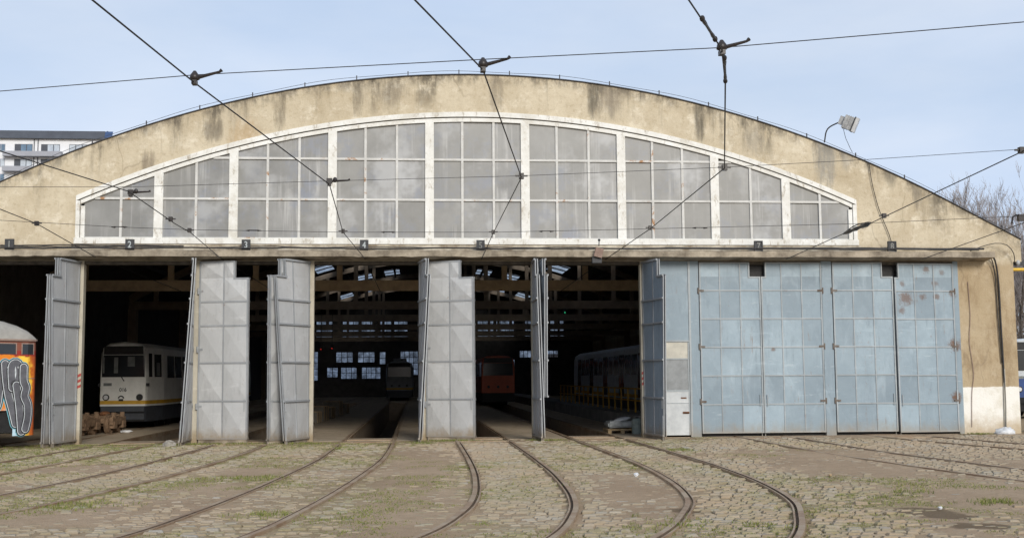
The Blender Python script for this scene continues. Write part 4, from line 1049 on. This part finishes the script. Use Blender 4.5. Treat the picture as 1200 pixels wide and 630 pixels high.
        mb = MB(); mb.box(-hwf-.10, -hwf-.01, .02, .12, 1.60, 1.72); mb.box(hwf+.01, hwf+.12, .02, .12, 1.60, 1.72); mb.build('side_marker', 'black_rubber', r, local=True)
        MB().blob((-.28, -.01, .55), .13, .03, .07, 12, 8).build('coupler', 'rail_yellow', r, local=True)
        mb = MB(); mb.box(-hwf+.02, hwf-.02, -.12, -.02, .30, .36); mb.box(-hwf+.02, hwf-.02, -.10, -.02, .62, .66); mb.build('fender', 'tram_under', r, local=True)
    else:
        for sx_ in (-.62, 0, .62): MB().cyl((sx_, -.02, 1.25), (sx_, .02, 1.25), .09, 10).build('headlight', 'black_rubber', r, local=True)
    if number: text_mesh('fleet_number', number, .20, 'black_rubber', r, (0.0, -.010, 1.47), (rad(90), 0, 0), .002, .9)
    # side glazing and doors
    y = .35; i = 0
    for sg in (-1, 1):
        mb = MB(); panel(mb, .22, .55, 1.95, 2.85, sg, .006); mb.build('cab_window', glass, r, local=True)
        mb = MB(); panel(mb, .75, 1.45, 1.95, 2.82, sg, .006); w_ = mb.build('cab_door_window', glass, r, local=True)
        mb = MB(); panel(mb, .95, 1.3, 2.0, 2.5, sg, .010); mb.build('cab_interior', 'cab_light', w_, local=True)
        y = 2.3; i = 0
        while y < length-3.2:
            if doors and i % 3 == 2:
                mb = MB(); panel(mb, y+.05, y+1.35, .95, 2.82, sg, .012); d_ = mb.build('door', 'tram_skirt', r, local=True)
                mb = MB(); panel(mb, y+.12, y+.65, 1.3, 2.7, sg, .018); panel(mb, y+.75, y+1.28, 1.3, 2.7, sg, .018); mb.build('door_glass', glass, d_, local=True)
                y += 1.55
            else:
                mb = MB(); panel(mb, y, y+1.3, 1.92, 2.80, sg, .007); mb.build('window', glass, r, local=True); y += 1.48
            i += 1
    for ya, yb, hh in ((2.2, 4.6, .26), (7, 8.6, .2)):
        if boxes: MB().box(-.55, .55, ya, yb, zr-.02, zr+hh).build('roof_box', roofm, r, local=True)
    for yy in (2.6, 4.4, length-4.4, length-2.6):
        for sg in (-1, 1): MB().cyl((sg*.80, yy, .33), (sg*.66, yy, .33), .33, 16).build('wheel', 'tram_under', r, local=True)
    MB().box(-.7, .7, 1.2, length-1.2, .2, .5).build('underframe', 'tram_under', r, local=True)
    return r
tram('white_tram', 'white tram with a yellow waist stripe and number 016, parked behind the rusty bogies', (-11.05, 44.4, 0), 0, 27, number='016', hwf=.83, boxes=False)
tram('far_tram', 'dim white tram far down the hall at the end of the long pit', (-1.38, 95, 0), 0, 16, body='tram_grey', detail=False, hwf=1.02)  # white tram with a grey body, hall dimness put into the colour
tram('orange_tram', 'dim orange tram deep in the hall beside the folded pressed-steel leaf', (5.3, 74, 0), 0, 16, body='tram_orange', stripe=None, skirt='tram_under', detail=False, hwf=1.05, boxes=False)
tram('articulated_tram', 'long grey tram standing along the platform with yellow railings', (10.55, 41.5, 0), 0, 28, body='tram_pale', stripe='tram_yellow', skirt='tram_skirt', detail=False, roofm='tram_grey')
tram('blue_tram', 'pale tram with a blue lower body parked outside beyond the right pier', (25.25, 45, 0), 0, 14, body='tram_pale', stripe=None, skirt='tram_under', lower='tram_blue', detail=True)

# graffiti covered tram turning out of the first gate: x axis runs from its rounded tail along the body
phi = rad(30); C0 = Vector((-10.72, 32.9, 0))
gt = thing('graffiti_tram', 'old tram covered in orange, grey and blue graffiti lettering at the left edge', 'tram', C0, math.pi+phi)
# local +x -> (-cos, -sin); local +y -> (sin, -cos) faces the camera
GH = [(0, .60), (.05, .70), (.25, .83), (1.3, 1.10), (8.0, 1.10), (9.2, .7)]
ghw = lambda s_: float(np.interp(s_, [a for a, _ in GH], [b for _, b in GH]))
gbot = lambda s_: .36 if s_ < .62 or 4.1 < s_ < 5.2 or s_ > 8.4 else 1.04
mb = MB(); ss = [0, .05, .25, .60, .64, 1.3, 2.2, 4.08, 4.12, 5.18, 5.22, 8.0, 8.38, 8.42, 9.2]
for sg in (-1, 1):
    for a, b in zip(ss[:-1], ss[1:]):
        zb_ = gbot((a+b)/2)
        cols_ = [(zb_, 1.0), (2.2, 1.0), (2.94, .955)] 
        for (z0_, f0_), (z1_, f1_) in zip(cols_[:-1], cols_[1:]):
            mb.add([(a, sg*ghw(a)*f0_, z0_), (b, sg*ghw(b)*f0_, z0_), (b, sg*ghw(b)*f1_, z1_), (a, sg*ghw(a)*f1_, z1_)], [(0, 1, 2, 3)])
for s_ in (0, 9.2): mb.add([(s_, -ghw(s_), .36), (s_, ghw(s_), .36), (s_, ghw(s_), 2.2), (s_, ghw(s_)*.955, 2.94), (s_, -ghw(s_)*.955, 2.94), (s_, -ghw(s_), 2.2)], [(0, 1, 2, 3, 4, 5)])
gb = mb.build('body', 'graffiti_paint', gt, local=True)
mb = MB(); st = [0, .06, .2, .45, .8, 1.3, 2.2, 7.5, 8.4, 9.2]; hz = [.02, .16, .29, .42, .53, .60, .62, .62, .5, .05]; n_ = 13
for s_, h in zip(st, hz):
    for k in range(n_):
        a = math.pi*k/(n_-1); mb.v.append((s_-.03 if s_ == 0 else s_, math.cos(a)*(ghw(s_)*.955+.05), 2.93+max(0, math.sin(a))**.75*h))
for i in range(len(st)-1):
    for k in range(n_-1): mb.f.append((i*n_+k, i*n_+k+1, (i+1)*n_+k+1, (i+1)*n_+k))
mb.f.append(tuple(range(n_))); mb.f.append(tuple((len(st)-1)*n_+k for k in range(n_)))
gr = mb.build('roof', 'tram_roof', gt, local=True, smooth=True)
mb = MB()
for a, b in zip(st[:-1], st[1:]):
    for sg in (-1, 1): mb.bar((a, sg*(ghw(a)*.955+.03), 2.925), (b, sg*(ghw(b)*.955+.03), 2.925), .06, .05)
mb.build('gutter', 'box_brown', gr, local=True)
gside = lambda s_, z: ghw(s_)*(1 if z < 2.2 else 1-.045*(z-2.2)/.74)
def gpan(mb, s0, s1, z0, z1, o, sg=1):
    brk = [s0]+[q for q, _ in GH if s0 < q < s1]+[s1]; zz = [z0]+([2.2] if z0 < 2.2 < z1 else [])+[z1]
    for a, b in zip(brk[:-1], brk[1:]):
        for c, d in zip(zz[:-1], zz[1:]):
            mb.add([(a, sg*(gside(a, c)+o), c), (b, sg*(gside(b, c)+o), c), (b, sg*(gside(b, d)+o), d), (a, sg*(gside(a, d)+o), d)], [(0, 1, 2, 3)])
for s0, s1 in ((.10, .40), (.58, 1.28), (1.5, 2.3), (2.5, 3.3), (3.5, 4.2), (4.4, 5.2), (5.4, 6.2), (6.4, 7.2)):
    for sg in (-1, 1):
        mb = MB(); gpan(mb, s0, s1, 2.54, 2.82, .006, sg); w_ = mb.build('window', 'dark_glass', gt, local=True)
        fr = MB(); gpan(fr, s0-.03, s1+.03, 2.82, 2.85, .016, sg); gpan(fr, s0-.03, s0, 2.54, 2.82, .016, sg); gpan(fr, s1, s1+.03, 2.54, 2.82, .016, sg); fr.build('window_frame', 'box_brown', w_, local=True)
mb = MB(); gpan(mb, .0, 9.0, 1.88, 1.90, .012); mb.build('waist_rail', 'box_brown', gt, local=True)
mb = MB(); mb.box(.5, 8.7, -.9, .9, .45, 1.2)
mb.build('underframe', 'tram_under', gt, local=True)
for yy in (1.3, 3.1, 6.2, 7.9):
    for sg in (-1, 1): MB().cyl((yy, sg*.8, .36), (yy, sg*.66, .36), .36, 16).build('wheel', 'tram_under', gt, local=True)
# spray painted letters: ribbons laid on the side, layered outline > highlight > fill
nrm = Vector((math.sin(phi), -math.cos(phi), 0)); dax = Vector((-math.cos(phi), -math.sin(phi), 0))
def to_side(px, py):
    d = Vector(ray(px, py)); o_ = Vector((0, 0, H)); s_ = .4
    for _ in range(12):     # hit the tapered side
        off = ghw(s_); Q = C0+nrm*off
        t = (Q-o_).dot(nrm)/d.dot(nrm); p = o_+d*t; s_ = max(0.02, (p-C0).dot(dax))
    return s_, p.z
def ribbon(mb, pts, w, o):
    pts = catmull(pts, .04) if len(pts) > 2 else np.array(pts, float)
    t = np.gradient(pts, axis=0); t /= np.linalg.norm(t, axis=1)[:, None]+1e-9; nn = np.stack([-t[:, 1], t[:, 0]], 1)
    L_ = [pts[0]-t[0]*0]; left = pts+nn*w/2; right = pts-nn*w/2
    def V3(q): return (max(.01, q[0]), gside(max(.01, q[0]), q[1])+o, q[1])
    b = len(mb.v)
    for l, r_ in zip(left, right): mb.v += [V3(l), V3(r_)]
    for i in range(len(pts)-1): mb.f.append((b+2*i, b+2*i+1, b+2*i+3, b+2*i+2))
    for c, dr in ((pts[0], -t[0]), (pts[-1], t[-1])):
        b = len(mb.v); a0 = math.atan2(dr[1], dr[0]); mb.v.append(V3(c))
        for k in range(9):
            a = a0-math.pi/2+math.pi*k/8; mb.v.append(V3((c[0]+w/2*math.cos(a), c[1]+w/2*math.sin(a))))
        for k in range(8): mb.f.append((b, b+1+k, b+2+k))
STR = [[(-13, 426), (-12, 460), (-8, 476), (-3, 474), (0, 458), (1, 428)],
       [(8, 424), (9, 440), (12, 460), (17, 478), (21, 494)],
       [(17, 452), (16, 432), (18, 424), (24, 424), (26, 434), (24, 444), (19, 447)],
       [(22, 449), (24, 462), (26, 478), (28, 503)],
       [(31, 428), (31, 444), (34, 452), (32, 462), (36, 472), (36, 486), (33, 500)]]
STR = [[to_side(p[0]*.93-1.5, p[1]+2) for p in s_] for s_ in STR]
for nm, wd_, o_, mt in (('graffiti_halo', .30, .003, 'graf_cyan'), ('graffiti_outline', .26, .006, 'graf_black'), ('graffiti_highlight', .205, .009, 'graf_white'), ('graffiti_fill', .175, .012, 'graf_grey')):
    mb = MB()
    for k, s_ in enumerate(STR): ribbon(mb, s_, wd_, o_ + (0 if nm == 'graffiti_halo' else .010*k))
    mb.build(nm, mt, gb, local=True)
mb = MB(); ribbon(mb, [to_side(21, 430), to_side(25, 432), to_side(25, 441)], .05, .036); ribbon(mb, [to_side(9, 430), to_side(10, 438)], .04, .026); mb.build('graffiti_shine', 'graf_pale', gb, local=True)

# ------------------------------------------------------------------ things in and around the hall
def bogie(label, x, y, rz):
    r = thing('rusty_bogie', label, 'bogie', (x, y, 0), rz, 'rusty bogies behind the first gate post')
    f = MB(); f.box(-.62, .62, -.52, -.40, .30, .56); f.box(-.62, .62, .40, .52, .30, .56); f.box(-.14, .14, -.45, .45, .34, .60); f.box(-.66, -.56, -.4, .4, .36, .5); f.box(.56, .66, -.4, .4, .36, .5)
    for sx_ in (-.42, .42):
        for sy in (-.46, .46): f.cyl((sx_, sy, .5), (sx_, sy, .72), .08, 10); f.box(sx_-.13, sx_+.13, sy-.10, sy+.10, .18, .42)
    f.build('frame', 'rusty_bogie', r, local=True)
    for sx_ in (-.42, .42):
        MB().cyl((sx_, -.55, .32), (sx_, .55, .32), .07, 12).build('axle', 'rusty_bogie', r, local=True)
        for sy in (-.34, .34):
            w_ = MB().tube([(sx_, sy-.05, .32), (sx_, sy+.05, .32), (sx_, sy+.05, .32)], [.32, .32, .001], 20); w_.cyl((sx_, sy+.05 if sy < 0 else sy-.08, .32), (sx_, sy+.08 if sy < 0 else sy-.05, .32), .36, 20)
            w_.build('wheel', 'rusty_bogie', r, local=True)
    mb = MB(); mb.blob((0, 0, .66), .2, .2, .1, 12, 6); mb.build('pivot', 'rust', r, local=True)
    return r
bogie('rusty brown bogie closest to the first gate post', -11.35, 39.7, rad(80))
bogie('rusty brown bogie lying beside the white tram front', -10.88, 41.3, rad(84))
o = MB().blob((0, 0, .05), .22, .12, .05, 10, 6, .4, 0).build('litter', 'bag_white'); o.location = (-10.1, 41.2, 0); tag(o, 'white scrap on the floor beside the rusty bogies', 'litter')
pl = thing('pallet', 'wooden pallet on the hall floor by the right gate post', 'pallet', (6.62, 37.0, 0))
mb = MB()
for y in (-.45, 0, .45): mb.box(-.48, .48, y-.06, y+.06, .10, .125)
mb.build('stringer', 'wood_pallet', pl, local=True)
for x in (-.42, 0, .42):
    for y in (-.45, 0, .45): MB().box(x-.06, x+.06, y-.06, y+.06, 0, .10).build('block', 'wood_pallet', pl, local=True)
mb = MB()
for k in range(6): mb.box(-.48, .48, -.52+.185*k, -.40+.185*k, .125, .15)
mb.build('deck', 'wood_pallet', pl, local=True)
bm = bmesh.new(); bmesh.ops.create_cube(bm, size=1); bmesh.ops.scale(bm, vec=(.9, .92, .20), verts=bm.verts); bmesh.ops.bevel(bm, geom=bm.edges[:], offset=.05, segments=2, affect='EDGES'); bmesh.ops.subdivide_edges(bm, edges=bm.edges[:], cuts=3, use_grid_fill=True)
for v in bm.verts: v.co += Vector((.03, .03, .035))*mn.noise(v.co*4)
bmesh.ops.translate(bm, vec=(0, 0, .135), verts=bm.verts)
me = bpy.data.meshes.new('wrapped_load'); bm.to_mesh(me); bm.free(); me.materials.append(MATS['plastic_wrap']); o = bpy.data.objects.new('wrapped_load', me); COL.objects.link(o)
o.location = (6.62, 37.0, .152); tag(o, 'load under grey plastic wrap on the wooden pallet', 'wrapped load')
mb = MB(); mb.blob((0, 0, .07), .30, .20, .075, 16, 8, .3); o = mb.build('bag', 'bag_white', smooth=True); o.location = (6.70, 36.9, .37); o.rotation_euler = (0, rad(-8), rad(15)); tag(o, 'pale plastic bag lying on the wrapped load', 'bag')
r = thing('canister', 'grey green canister between the pallet and the gate post', 'canister', (7.05, 36.3, 0))
MB().tube([(0, 0, 0), (0, 0, .42), (0, 0, .48), (0, 0, .5)], [.17, .17, .13, .06], 14).build('drum', 'canister', r, local=True); MB().cyl((0, 0, .5), (0, 0, .54), .05, 10).build('cap', 'sign_black', r, local=True)
# yellow railing on the platform
rl = thing('railing', 'yellow steel railing along the platform edge beside the grey tram', 'railing', (8.3, 42, .47))
mb = MB()
for z in (.9, .45): mb.bar((8.3, 41.5, .47+z), (8.3, 66, .47+z), .05)
mb.build('rail', 'rail_yellow', rl)
for k in range(17):
    MB().box(8.27, 8.33, 41.5+1.5*k-.03, 41.5+1.5*k+.03, .465, 1.40).build('post', 'rail_yellow', rl)
for i, (y, w_, h, lb) in enumerate(((44.5, .9, .45, 'low grey crate nearest the gate in the dim row left of the long pit'), (47.2, 1.1, .62, 'second crate of the dim row left of the long pit'), (50.3, .8, .5, 'middle crate of the dim row left of the long pit'), (54, 1.0, .7, 'tallest crate of the dim row left of the long pit'), (58, 1.0, .5, 'farthest crate of the dim row left of the long pit'))):
    r = thing('crate', lb, 'crate', (-4.45+.03*(y-44), y+4, 0), rad(random.uniform(-8, 8)), 'crates along the inner wall of pits')
    MB().box(-.4, .4, -w_/2, w_/2, .0, h).build('body', 'crate', r, local=True)
    mb = MB()
    for k in (-1, 0, 1): mb.box(-.42, .42, k*w_*.42-.05, k*w_*.42+.05, .02, h+.02)
    mb.build('battens', 'wood_pallet', r, local=True)
def lamp(label, px, py, Y, mt):
    p = onY(px, py, Y); r = thing('signal_lamp', label, 'signal lamp', tuple(p))
    MB().box(p[0]-.08, p[0]+.08, Y, Y+.15, p[2]-.08, p[2]+.2).build('housing', 'sign_black', r); MB().cyl((p[0], Y-.02, p[2]), (p[0], Y+.01, p[2]), .03, 10).build('lens', mt, r)
    MB().cyl((p[0], Y+.07, p[2]+.2), (p[0], Y+.07, 5.4 if p[2] < 5.2 else p[2]+.3), .015, 6).build('hanger', 'sign_black', r)
lamp('tiny green signal lamp hanging in the dark hall', 662, 366, 58.8, 'green_lamp')
lamp('left one of two tiny red signal lamps in the dark hall', 376, 409, 59.0, 'red_lamp')
lamp('right one of two tiny red signal lamps in the dark hall', 389, 408, 59.0, 'red_lamp')
# loose bits in the yard
p = onZ(1163, 507); mb = MB(); mb.blob((0, 0, .05), .30, .20, .16, 18, 10, .45, 0); o = mb.build('sack', 'bag_white', smooth=True); o.location = (p[0], 33.4, 0); tag(o, 'crumpled white sack at the foot of the right pier', 'sack')
mb = MB(); mb.blob((0, 0, .05), .17, .14, .13, 10, 7, .5, 0); o = mb.build('stone', 'stone'); p = onZ(198, 523); o.location = (p[0], p[1], 0); tag(o, 'loose grey stone in front of the slanting gate leaf', 'stone')
mb = MB(); mb.blob((0, 0, .06), .2, .17, .13, 10, 7, .5, 0); o = mb.build('stone', 'stone'); o.location = (18.95, 33.8, 0); tag(o, 'rough stone at the outer corner of the right pier', 'stone')
mb = MB(); mb.blob((0, 0, .02), .05, .045, .032, 9, 6, .6); o = mb.build('litter', 'bag_white'); p = onZ(746, 558); o.location = (p[0], p[1], .02); tag(o, 'white scrap of litter beside the curved rail', 'litter')
mb = MB(); mb.blob((0, 0, .02), .03, .03, .02, 8, 5, .6); o = mb.build('litter', 'wood_pallet'); p = onZ(973, 558); o.location = (p[0], p[1], .01); tag(o, 'tiny yellowish scrap of litter on the sandy path', 'litter')
mb = MB(); mb.blob((0, 0, .02), .03, .03, .02, 8, 5, .6); o = mb.build('litter', 'bag_white'); p = onZ(1102, 598); o.location = (p[0], p[1], .02); tag(o, 'tiny white scrap of litter beside the dark damp dirt', 'litter')
r = thing('concrete_block', 'pale concrete block beside the outer corner of the depot', 'block', (19.6, 34.6, 0))
bm = bmesh.new(); bmesh.ops.create_cube(bm, size=1); bmesh.ops.scale(bm, vec=(.7, .5, .62), verts=bm.verts); bmesh.ops.translate(bm, vec=(0, 0, .31), verts=bm.verts); bmesh.ops.bevel(bm, geom=bm.edges[:], offset=.03, segments=2, affect='EDGES')
me = bpy.data.meshes.new('block'); bm.to_mesh(me); bm.free(); me.materials.append(MATS['platform_concrete']); o = bpy.data.objects.new('block', me); COL.objects.link(o); o.parent = r
gp = thing('gas_pipe', 'yellow gas pipe leaving the depot corner at eave height', 'pipe', (18.7, 36, 5.2))
MB().tube([(18.5, 36, 5.24), (22, 36, 5.26), (27, 36, 5.26), (27, 36, 0)], .055, 10).build('pipe', 'pipe_yellow', gp)
MB().box(26.95, 27.05, 36.1, 36.2, 0, 5.3).build('support_post', 'lamp_grey', gp)
br = thing('eave_bracket', 'black steel bracket with insulator at the right corner of the eave', 'bracket', tuple(onY(1188, 309, D+.2)))
p = onY(1186, 309, D+.15); mb = MB().box(p[0], p[0]+1.6, D+.1, D+.22, p[2]-.05, p[2]+.10); mb.build('beam', 'sign_black', br); MB().blob((p[0]+.12, D+.02, p[2]+.02), .07, .07, .09, 10, 8).build('insulator', 'lamp_grey', br)

# ------------------------------------------------------------------ apartment block far behind
YA = 230
X = lambda px: onY(px, 180, YA)[0]; Z = lambda py: onY(40, py, YA)[2]
ap = thing('apartment_block', 'white high-rise apartment block with grey balconies and dark roof behind the depot', 'apartment block', (X(40), YA+7, 0))
zt = Z(163); x0, x1 = X(-75), X(128)
MB().box(x0, x1, YA, YA+15, 0, zt).build('wall', 'apt_white', ap)
rf = MB().add([(x0-.5, YA-.8, zt), (x1+.5, YA-.8, zt), (x1+.5, YA+15.8, zt), (x0-.5, YA+15.8, zt), (x0-.3, YA+.2, zt+1.75), (x1-1.0, YA+.2, zt+1.75), (x1-1.0, YA+14, zt+1.75), (x0, YA+14, zt+1.75)], [(0, 1, 5, 4), (1, 2, 6, 5), (2, 3, 7, 6), (3, 0, 4, 7), (4, 5, 6, 7), (0, 3, 2, 1)]).build('roof', 'apt_roof', ap)
MB().box(X(50), X(56), YA+3, YA+5, zt+1, zt+2.35).build('chimney', 'apt_roof', rf)
MB().box(X(119.5), X(121), YA+3, YA+4, zt+1, zt+2.4).build('chimney', 'apt_roof', rf)
mb = MB(); mb.add([(X(123), YA-.75, zt+.25), (X(132), YA-.75, zt+.25), (X(132), YA-.02, zt+1.65), (X(123), YA-.02, zt+1.65)], [(0, 1, 2, 3)]); mb.build('solar_panel', 'apt_solar', rf)
FH = 3.0; z_ = Z(169)
for fl_ in range(9):
    zt_ = z_-FH*fl_; zb = zt_-1.6
    for (pa, pb, kind) in ((-60, -42, 0), (-30, -12, 1), (-4, 6, 0), (17, 38, 1), (48, 70, 1), (81, 104, 2)):
        if fl_ > 0 and pa > 80: continue
        a, b = X(pa), X(pb)
        wf = MB().box(a, b, YA-.06, YA+.02, zb, zt_).build('window', 'apt_roof' if kind else 'apt_grey', ap)
        mb = MB(); n_ = 3 if kind else 2
        for k in range(n_):
            if kind == 1 and k == 0: continue
            mb.box(a+(b-a)*k/n_+.08, a+(b-a)*(k+1)/n_-.08, YA-.08, YA-.055, zb+.1, zt_-.1)
        mb.build('pane', 'apt_glass' if (fl_+pa) % 3 else 'apt_curtain', wf)
    bl = MB(); bl.box(X(6), X(74 if fl_ == 0 else 66), YA-1.5, YA-.001, zb-1.05, zb-.06); o = bl.build('balcony', 'apt_grey', ap)
for pa in (39.5, 44):
    MB().box(X(pa), X(pa)+.14, YA-.16, YA-.02, zt-6, zt-.1).build('downpipe', 'apt_roof', ap)

# ------------------------------------------------------------------ bare winter trees
def bare_tree(seed, h, r0, spread=.55, twig=.014, dens=1.0):
    R_ = random.Random(seed); tk, cr = MB(), MB()
    def grow(p, d, L, r, lvl):
        n_ = 4; pts = [p]; rs = [r]; q = Vector(p); dd = Vector(d)
        for i in range(n_):
            dd = (dd+Vector((R_.gauss(0, .10), R_.gauss(0, .10), R_.gauss(.03, .06)))).normalized(); q = q+dd*(L/n_); pts.append(q.copy()); rs.append(max(twig*.6, r*(1-.6*(i+1)/n_)))
        (tk if lvl < 2 else cr).tube(pts, rs, 6 if lvl < 2 else (4 if lvl == 2 else 3))
        if lvl >= 5: return
        k = {0: 9, 1: 6, 2: 5, 3: 4, 4: 3}[lvl]
        for j in range(int(k*dens+.5)):
            t = R_.uniform(.35 if lvl == 0 else .2, 1.0); i = min(n_-1, int(t*n_)); bp = pts[i].lerp(pts[i+1], t*n_-i)
            a = R_.random()*6.283; side = Vector((math.cos(a), math.sin(a), 0)); nd = (dd*(1-spread)+side*spread*.8*R_.uniform(.6, 1.1)+Vector((0, 0, .28))).normalized()
            grow(bp, nd, L*R_.uniform(.42, .66), max(twig, rs[i]*R_.uniform(.42, .6)), lvl+1)
    grow(Vector((0, 0, -.1)), Vector((R_.gauss(0, .04), R_.gauss(0, .04), 1)).normalized(), h*.62, r0, 0)
    return tk, cr
protos = []
TL = [(1168, 88, 15.0, 0), (1184, 96, 13.6, 1), (1150, 104, 13.6, 2), (1192, 124, 15.5, 1), (1190, 74, 11.5, 2), (1199, 84, 14.0, 0), (1212, 70, 12.0, 1), (1183, 110, 15.5, 0), (1240, 78, 15, 2), (1270, 92, 16, 0), (1206, 100, 17, 2), (1196, 66, 8.5, 1), (1225, 60, 9, 0)]
TLAB = ['tall bare tree whose fan of twigs rises highest above the right roof slope', 'bare tree just right of the tallest one above the eave', 'thin bare tree peeping over the roof slope, farthest left of the bare trees', 'pale thin bare tree behind the roof slope between two others',
        'small bare tree seen low beside the right pier', 'bare tree at the right picture edge above the wire clamp', 'bare tree beyond the yellow pipe outside the right edge', 'far bare tree behind the eave corner',
        'bare tree well beyond the right edge of the blue tram', 'outermost bare tree at the right of the yard', 'far bare tree behind the blue tram roof', 'lowest bare tree directly above the blue tram roof', 'small bare tree right of the blue tram']
ph = [15.0, 16.0, 14.0]
for s_ in range(3):
    r = thing('bare_tree', '', 'tree', (0, 0, 0)); tk, cr = bare_tree(11+s_*5, ph[s_], .24, .40+.05*s_, .012, .85)
    tk.build('trunk', 'bark', r, local=True); cr.build('crown', 'twig', r, local=True); protos.append(r)
used = set()
for (px, Y_, h, k), lb in zip(TL, TLAB):
    o = protos[k] if k not in used else copy_tree(protos[k]); used.add(k)
    o.location = ((px-487)/1334*Y_, Y_, 0); sc = h/ph[k]; o.scale = (sc, sc, sc); o.rotation_euler = (0, 0, random.random()*6.28)
    tag(o, lb, 'tree', 'bare trees beyond the right end of the depot')
R_ = random.Random(5); mb = MB()
for _ in range(2600):
    Y_ = R_.uniform(58, 118); x = .515*Y_+R_.uniform(-5, 16); h = R_.uniform(1.5, 6.5)*(.7+.5*R_.random()); a = R_.random()*6.28; l = R_.uniform(.05, .35)*h
    if x < 22 and Y_ < 120: continue
    p = Vector((x, Y_, -.1)); q = p+Vector((math.cos(a)*l*.4, math.sin(a)*l*.4, h*.55)); t = p+Vector((math.cos(a)*l, math.sin(a)*l, h))
    mb.tube([p, q, t], [.045, .03, .012], 3)
    for k in range(5):
        b_ = R_.random()*6.28; c_ = p.lerp(q, .5).lerp(t, R_.random()); e_ = c_+Vector((math.cos(b_), math.sin(b_), R_.uniform(.4, 1.4)))*R_.uniform(.5, 1.3); mb.tube([c_, e_], [.02, .009], 3)
o = mb.build('thicket', 'thicket_twig'); tag(o, 'brown leafless thicket behind the yard', 'thicket', kind='stuff')
# low wooded rise that closes the view behind the thicket
mb = MB(); n_ = 40
for i in range(n_+1):
    x = 20+140*i/n_
    for (y, z) in ((150, -.2), (158, 2.5+1.2*mn.noise(Vector((x*.05, 1, 0)))), (175, 5.5+2.0*mn.noise(Vector((x*.04, 2, 0)))), (200, 6)): mb.v.append((x, y, z))
for i in range(n_):
    for k in range(3): mb.f.append((i*4+k, i*4+4+k, i*4+5+k, i*4+1+k))
tag(mb.build('hill', 'thicket_twig', smooth=True), 'low brown rise behind the trees', 'hill', kind='structure')

# ------------------------------------------------------------------ light
SUN_EL, SUN_AZ = 23, 166        # azimuth clockwise from +Y: behind the camera, slightly right
W = bpy.data.worlds.new('World'); S.world = W; W.use_nodes = True
nt = W.node_tree; nt.nodes.clear(); L = nt.links.new
sky = nt.nodes.new('ShaderNodeTexSky'); sky.sky_type = 'NISHITA'; sky.sun_disc = False; sky.sun_elevation = rad(SUN_EL); sky.sun_rotation = rad(SUN_AZ); sky.air_density = 1.0; sky.dust_density = 2.0; sky.ozone_density = 1.0
tc = nt.nodes.new('ShaderNodeTexCoord'); mp = nt.nodes.new('ShaderNodeMapping'); mp.inputs['Scale'].default_value = (1, 1, 3.2); L(tc.outputs['Generated'], mp.inputs[0])
nz = nt.nodes.new('ShaderNodeTexNoise'); nz.inputs['Scale'].default_value = 1.8; nz.inputs['Detail'].default_value = 6; nz.inputs['Roughness'].default_value = .5; L(mp.outputs[0], nz.inputs['Vector'])
cr = nt.nodes.new('ShaderNodeMapRange'); L(nz.outputs['Fac'], cr.inputs[0]); cr.inputs[1].default_value = .3; cr.inputs[2].default_value = .7; cr.inputs[3].default_value = .62; cr.inputs[4].default_value = .95
mx = nt.nodes.new('ShaderNodeMix'); mx.data_type = 'RGBA'; L(cr.outputs[0], mx.inputs[0]); L(sky.outputs[0], mx.inputs[6]); 
c2 = nt.nodes.new('ShaderNodeMix'); c2.data_type = 'RGBA'; n2 = nt.nodes.new('ShaderNodeTexNoise'); n2.inputs['Scale'].default_value = 2.6; n2.inputs['Detail'].default_value = 7; n2.inputs['Roughness'].default_value = .55; L(mp.outputs[0], n2.inputs['Vector'])
r2 = nt.nodes.new('ShaderNodeMapRange'); L(n2.outputs['Fac'], r2.inputs[0]); r2.inputs[1].default_value = .38; r2.inputs[2].default_value = .66; L(r2.outputs[0], c2.inputs[0])
c2.inputs[6].default_value = (5.3, 6.35, 8.1, 1); c2.inputs[7].default_value = (6.5, 7.2, 8.4, 1); L(c2.outputs[2], mx.inputs[7])
bg = nt.nodes.new('ShaderNodeBackground'); bg.inputs['Strength'].default_value = .10; L(mx.outputs[2], bg.inputs[0])
wo = nt.nodes.new('ShaderNodeOutputWorld'); L(bg.outputs[0], wo.inputs[0])
sl = bpy.data.lights.new('sun', 'SUN'); sl.energy = 2.3; sl.angle = rad(20); sl.color = (1, .955, .88)
so = bpy.data.objects.new('sun', sl); COL.objects.link(so)
az, el = rad(SUN_AZ), rad(SUN_EL)
dirn = Vector((math.sin(az)*math.cos(el), math.cos(az)*math.cos(el), math.sin(el)))
so.rotation_euler = (-dirn).to_track_quat('-Z', 'Y').to_euler(); so.location = (0, -20, 40)
vs = S.view_settings; vs.view_transform = 'Standard'; vs.look = 'None'; vs.exposure = .24; vs.gamma = 1
try: vs.use_curve_mapping = False
except Exception: pass
S.cycles.use_adaptive_sampling = True; S.cycles.adaptive_threshold = .02; S.cycles.use_denoising = True
S.cycles.max_bounces = 8; S.cycles.diffuse_bounces = 5
